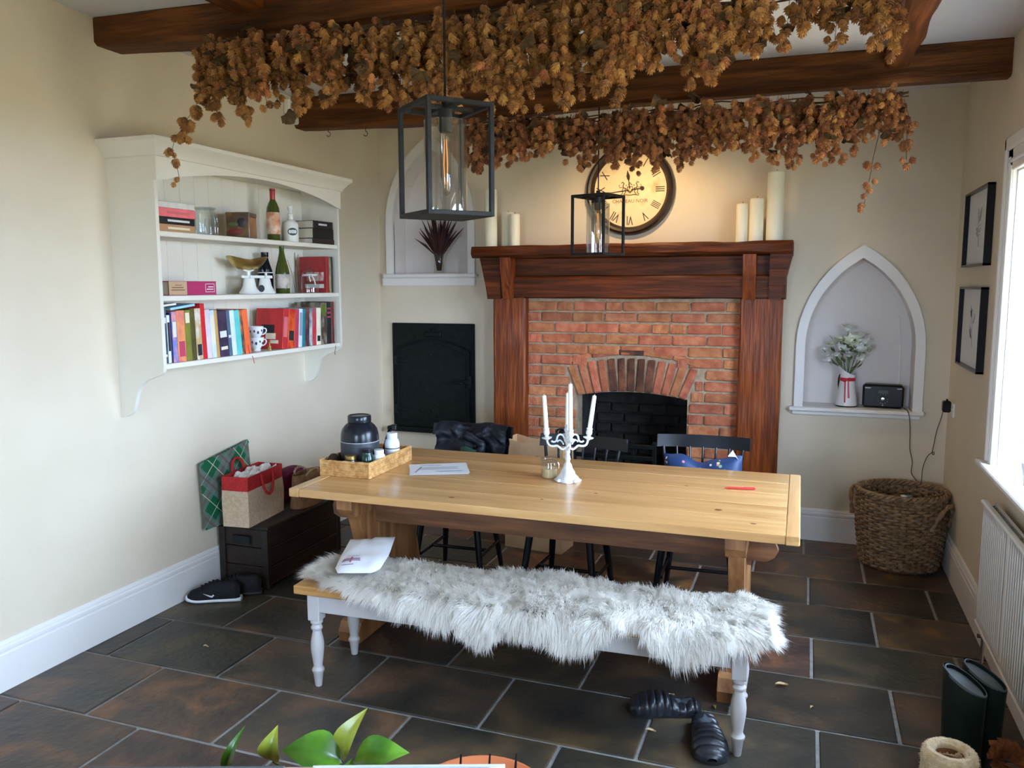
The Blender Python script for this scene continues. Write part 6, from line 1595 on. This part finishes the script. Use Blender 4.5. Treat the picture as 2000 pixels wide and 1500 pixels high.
# ------------------------------------------------------------------ floor things on the right and under the bench
BOOT = mat('dark_green_rubber', (.003,.011,.008), (.005,.015,.011), scale=16, spec=.25, rough=.42); BOOTR = mat('grey_boot_rim', (.09,.11,.115), (.12,.14,.145), scale=20, rough=.6)
def boot(label, loc, rz):
    t = thing('wellington_boot', label, 'boot', loc, rz, 'pair of wellington boots')
    def f_(u, v):
        a = 2*PI*u
        if v < .30:
            k = v/.30; cx = .075*(1-k); rx = .140-.065*k; ry = .044+.002*k; z = .015+.085*k+.0
            x = cx+rx*math.cos(a); 
            if x > .03: z = .015+.055*k
        else:
            k = (v-.30)/.70; cx = 0; rx = .066+.012*k; ry = .046-.008*k; z = .10+.27*k; x = cx+rx*math.cos(a)
        return (x, ry*math.sin(a), z-.03*max(0,(v-.9)/.1)*math.cos(a))
    b = MB(); b.grid(f_, 24, 24, wrapu=True, th=.003); bd = b.build('boot_leg', BOOT, t, local=True, smooth=60)
    b = MB(); b.prism([(-.07,-.03),(-.05,-.038),(.1,-.042),(.18,-.041),(.212,-.026),(.218,0),(.212,.026),(.18,.041),(.1,.042),(-.05,.038),(-.07,.03)], 'z', 0, .022); b.build('sole', BLACKP, t, local=True)
    b = MB(); b.lathe([(.0775,0),(.079,.004),(.0775,.010),(.073,.010)], 28, T=TR(0,0,.362) @ Matrix.Rotation(rad(20),4,'Y'), sy=.50, caps=False); b.lathe([(0,-.004),(.074,-.004)], 28, T=TR(0,0,.362) @ Matrix.Rotation(rad(20),4,'Y'), sy=.50, caps=False); b.build('boot_lining', BOOTR, t, local=True)
    return t
boot('dark green wellington boot farther from the radiator', (.546,2.977,0), rad(-43))
boot('dark green wellington boot tucked beside the radiator', (.616,3.042,0), rad(-42))
PLUSH = mat('cream_plush', lin(214,188,146), lin(236,216,182), lin(226,202,164), scale=40, rough=.95, bump=.7, bscale=90, sheen=.4)
PLUSHD = mat('cardboard_core', lin(150,104,62), lin(120,80,46), scale=20, rough=.9)
t = thing('plush_tube', 'stubby cream plush scratching post with a hollow core by the boots', 'scratching post', (.462,2.66,0))
b = MB()
def pl(u, v):
    P = [(.076,0),(.080,.01),(.078,.12),(.080,.235),(.076,.268),(.066,.284),(.053,.284),(.043,.272),(.041,.24)]
    k = min(len(P)-2, int(v*(len(P)-1))); q = v*(len(P)-1)-k; r_ = P[k][0]+(P[k+1][0]-P[k][0])*q; z = P[k][1]+(P[k+1][1]-P[k][1])*q
    a = 2*PI*u; w = 1+.05*noise.noise(Vector((math.cos(a)*3,math.sin(a)*3,z*25)))
    return (r_*w*math.cos(a), r_*w*math.sin(a), z)
b.grid(pl, 40, 32, wrapu=True); b.build('plush_cover', PLUSH, t, local=True, smooth=60)
b = MB(); b.lathe([(0,.16),(.042,.16),(.042,.262)], 24, caps=False); b.build('core', PLUSHD, t, local=True)
fz = MB(); rf = random.Random(3); V = []; Fc = []
for i in range(2600):
    u, v = rf.random(), rf.random()**.7*.82; p = Vector(pl(u, v)); a = 2*PI*u; n = Vector((math.cos(a)*(1 if v < .7 else .1), math.sin(a)*(1 if v < .7 else .1), .3 if v < .7 else 1)).normalized()
    q = p+n*rf.uniform(.003,.008)+Vector((rf.gauss(0,.002),rf.gauss(0,.002),-.003)); s = n.orthogonal().normalized()*.0012; k = len(V)
    V += [p-s,p+s,q]; Fc.append((k,k+1,k+2))
fz.add(V,Fc); o = fz.build('plush_pile', PLUSH, t, local=True, smooth=0, recalc=False); o['kind'] = 'stuff'
RUST = mat('rusty_dried_flower', lin(120,64,30), lin(150,86,42), scale=30, rough=.9)
t = thing('dried_flower_head', 'ruffled rust-brown dried flower head at the lower right corner', 'dried flower', (.628,2.735,0))
b = MB(); b.tube([(0,0,0),(.01,0,.12),(0,0,.23)], .004, 6); b.build('stalk', VINE, t, local=True)
rr_ = random.Random(31)
for k in range(34):
    a = rr_.uniform(0,6.28); el = rr_.uniform(-.3,1.4); c_ = Vector((0,0,.235)); d = Vector((math.cos(a)*math.cos(el),math.sin(a)*math.cos(el),math.sin(el)))
    b = MB(); q = c_+d*.055; s = d.orthogonal().normalized()*.020; s2 = d.cross(s).normalized()*.018
    b.add([c_+d*.012,q-s+s2*.3,q+d*.012+s2,q+s-s2*.3,q-d*.004-s2],[(0,1,2),(0,2,3),(0,3,4),(0,4,1)]); b.build('petal', RUST, t, local=True, smooth=0)
# slippers
SLIP = mat('black_quilted_nylon', (.012,.014,.020), (.02,.023,.03), scale=20, rough=.33, bump=.15, bscale=60); SLIPS = mat('slipper_sole', (.01,.01,.011), rough=.6); SLIPL = mat('slipper_lining', (.05,.06,.075), rough=.8)
def slipper(label, loc, rz):
    t = thing('slipper', label, 'slipper', loc, rz, 'pair of black quilted slippers')
    L_ = .285
    W = lambda v: 1.22*lerp(v, [(0,.02),(.04,.034),(.2,.040),(.5,.044),(.75,.052),(.9,.044),(.97,.028),(1,.010)])
    Hh = lambda v: lerp(v, [(0,.040),(.08,.060),(.16,.056),(.26,.047),(.36,.058),(.48,.082),(.64,.084),(.8,.070),(.93,.052),(1,.028)])
    def f_(u, v):
        a = PI*u; q = abs(math.sin(v*L_/.030*PI))**.45
        return (-L_/2+L_*v, (W(v)+.005)*math.cos(a)*(.94+.06*q), .012+(Hh(v)*(1-.16*(1-q))-.012)*math.sin(a)**.62)
    b = MB(); b.grid(f_, 20, 90); b.build('quilted_upper', SLIP, t, local=True, smooth=75)
    b = MB(); b.grid(lambda u,v: (-L_/2+L_*(.13+.22*v), .024*(2*u-1)*math.sin(PI*min(.95,max(.05,v)))**.5, Hh(.13+.22*v)+.001-.006*(2*u-1)**2), 6, 10); b.build('foot_opening', SLIPL, t, local=True, smooth=60)
    n_ = 20; out = [(-L_/2+L_*i/n_, W(i/n_)+.003) for i in range(n_+1)]+[(-L_/2+L_*i/n_, -W(i/n_)-.003) for i in range(n_,-1,-1)]
    b = MB(); b.prism(out, 'z', 0, .016); b.build('sole', SLIPS, t, local=True)
slipper('black quilted slipper lying crosswise under the bench', (-.482,3.105,0), rad(195))
slipper('black quilted slipper pointing at the camera beside the bench leg', (-.290,2.925,0), rad(-77))
# dried flakes fallen on the floor
FLK = mat('fallen_hop_flake', lin(206,186,140), lin(180,150,100), scale=60, rough=.9)
for k, (x,y,rz,s,lab) in enumerate(((-.045,3.48,.4,1.4,'pale dried flake on the slate right of the bench'),(-.475,3.225,1.0,1.2,'curled pale flake on the floor behind the slippers'),(-.295,3.20,2.0,.8,'small pale flake behind the bench leg'),(-.505,2.935,.2,1.0,'pale flake on the grout in front of the slippers'),(.075,3.33,1.2,.7,'tiny pale flake on the big rusty slab'),(-2.62,2.96,.3,.6,'tiny pale flake on the slate near the left wall'))):
    t = thing('dried_flake', lab, 'flake', (x,y,.002), rz, 'dried hop flakes on the floor')
    b = MB(); b.grid(lambda u,v: (.020*s*(2*u-1), .008*s*(2*v-1)*math.sin(PI*min(.97,max(.03,u))), .002+.006*s*abs(2*v-1)+.003*math.sin(u*5)), 8, 4, th=.0006); b.build('bract', FLK, t, local=True)
    b = MB(); b.tube([(-.02*s,0,.004),(.0,0,.003),(.02*s,0,.004)], .0008*s, 4); b.build('midrib', VINE, t, local=True)

# ------------------------------------------------------------------ window sill plant
t = thing('sill_plant', 'purple spiky leaf plant standing on the window sill', 'plant', (.91,3.82,.871))
POTW = mat('white_pot', (.75,.75,.76), rough=.3); PURL = mat('purple_leaf', lin(84,56,140), lin(110,80,160), scale=20, rough=.4)
b = MB(); b.lathe([(0,0),(.045,0),(.058,.09),(.060,.095),(.055,.095),(.05,.08),(0,.075)], 24); b.build('pot', POTW, t, local=True)
for (x,y,z) in ((-.02,.36,.14),(-.03,.10,.24),(.02,.08,.26),(.03,-.12,.22),(-.04,-.16,.2),(.03,.2,.2)):
    b = MB(); p0, p1 = Vector((0,0,.07)), Vector((x,y,z)); mid = p0.lerp(p1,.5)+Vector((0,0,.05)); sd = (p1-p0).cross(Vector((0,0,1))).normalized()*.009
    b.add([p0-sd*.5,p0+sd*.5,mid+sd,mid-sd,p1,mid+Vector((0,0,-.004))],[(0,1,2,5),(1,0,3,5)][:1]+[(0,5,3),(5,2,4),(5,4,3)]); b.build('leaf', PURL, t, local=True, smooth=0)

# ------------------------------------------------------------------ foreground: worktop, open book, pothos, terracotta dish
WORK = mat('oak_worktop', lin(140,96,56), lin(170,122,76), scale=5, stretch=(.4,4,4), rough=.4)
Tw = Matrix.Translation((-.55,.74,0)) @ Matrix.Rotation(rad(20.5),4,'Z')
t = thing('worktop', 'oak worktop just below the picture, carrying the plant and book', 'worktop', (-.55,.74,0), rad(20.5))
b = MB(); b.box(-.75,.75,-.32,.44,.80,.84,c=.004); b.build('top', WORK, t, local=True)
b = MB(); b.box(-.70,.70,-.28,.28,.09,.80,c=.003); b.build('cabinet_body', WHITE, t, local=True)
b = MB(); b.box(-.70,.70,-.25,.25,0,.09); b.build('plinth', WHITE, t, local=True)
COVD = mat('dark_book_board', lin(70,72,72), rough=.5); PEACH = mat('peach_page', lin(232,176,150), lin(220,150,124), scale=6, rough=.5); WPAGE = mat('white_page', (.80,.82,.84), rough=.5); MAUVE = mat('mauve_page', lin(150,130,140), lin(110,100,120), scale=10, rough=.5)
t = thing('open_cookbook', 'open cookbook propped upright at the bottom edge of the picture', 'book', tuple(Tw @ Vector((-.04,.175,.8425))), rad(20.5), rot=(rad(-11),0,rad(20.5)))
b = MB(); b.box(-.295,-.02,-.004,.0,0,.178,c=.001); b.build('front_board', COVD, t, local=True, smooth=0)
b = MB(); b.box(.02,.295,-.004,.0,0,.178,c=.001); b.build('back_board', mat('pale_book_board', lin(190,196,190), rough=.5), t, local=True, smooth=0)
b = MB(); b.box(-.022,.022,-.006,-.002,0,.176); b.build('spine', PINKP, t, local=True, smooth=0)
b = MB(); b.grid(lambda u,v: (-.288+.285*u, -.006-.022*math.sin(PI*u**.6), .172*v), 14, 2, th=.001); b.build('left_pages', PEACH, t, local=True)
b = MB(); b.grid(lambda u,v: (.003+.13*u, -.006-.020*math.sin(PI*u*.5+.3), .174*v), 10, 2, th=.001); b.build('right_photo', MAUVE, t, local=True)
b = MB(); b.grid(lambda u,v: (.135+.153*u, -.026+.02*u, .175*v), 10, 2, th=.001); b.build('right_page', WPAGE, t, local=True)
b = MB(); b.prism([(.001,.012),(.03,.012),(.012,.12),(.002,.12)], 'x', -.01, .01); b.build('stand', COVD, t, local=True)
TERR = mat('terracotta', lin(176,92,50), lin(196,110,64), scale=14, rough=.8)
tp = Tw @ Vector((.215,.312,.842))
t = thing('terracotta_dish', 'orange terracotta dish behind the open book', 'dish', tuple(tp), rad(20))
b = MB(); b.lathe([(0,0),(.085,0),(.108,.046),(.110,.058),(.104,.058),(.095,.052),(0,.052)], 36); b.build('bowl', TERR, t, local=True)
for x in (-.035,.012,.055):
    b = MB(); b.tube([(x,.045,.05),(x+.003,.047,.098)], [.003,.0015], 6); b.build('dry_spike', BLACKP, t, local=True)
POTH = mat('pothos_leaf', lin(48,92,16), lin(92,138,36), lin(66,112,24), scale=18, rough=.3, coat=.3); POTHY = mat('yellow_green_leaf', lin(120,136,36), lin(160,160,60), scale=18, rough=.35)
pp = Tw @ Vector((-.03,.28,.842))
t = thing('pothos_plant', 'trailing green pothos plant behind the open book', 'plant', tuple(pp), rad(20))
b = MB(); b.lathe([(0,0),(.042,0),(.055,.085),(.057,.09),(.052,.09),(.046,.07),(0,.068)], 28); b.build('pot', POTW, t, local=True)
def leaf(base_, tip, width, m_, droop=.015, fold=.35):
    B, Tp = Vector(base_), Vector(tip); ax = Tp-B; ln = ax.length; axn = ax.normalized()
    sd = axn.cross(Vector((.0,-.55,.83))); sd.normalize(); nn = sd.cross(axn); nn.normalize()
    def f_(u, v):
        w = width*math.sin(PI*min(.999,max(.001,v))**.72)*(1-.15*v); s = 2*u-1
        return B+ax*v+sd*w*s+nn*(abs(s)*w*fold-droop*math.sin(PI*v)*-1)
    b = MB(); b.grid(f_, 8, 10); b.build('leaf', m_, t, local=True, smooth=70)
    b = MB(); b.tube([(0,0,.075), (B.x*.6,B.y*.6,(B.z+.075)/2+.01), tuple(B)], .0022, 6); b.build('stalk', STM, t, local=True)
leaf((.035,.0,.135),(-.055,.0,.155),.034,POTH); leaf((.03,.015,.13),(.075,.015,.215),.020,POTHY); leaf((.055,.0,.135),(.14,.0,.150),.028,POTH)
leaf((.04,-.01,.09),(.055,-.012,.150),.020,POTH); leaf((-.075,.02,.125),(-.065,.02,.185),.020,POTHY); leaf((-.145,.01,.10),(-.115,.02,.185),.011,POTH); leaf((-.02,-.01,.10),(.02,-.015,.115),.02,POTH)
# strands too fine to pick apart stay joined
for o in bpy.data.objects:
    if o.type == 'MESH' and o.name.split('.')[0] in ('weavers', 'stakes', 'woven_side', 'fins'): o['kind'] = 'stuff'
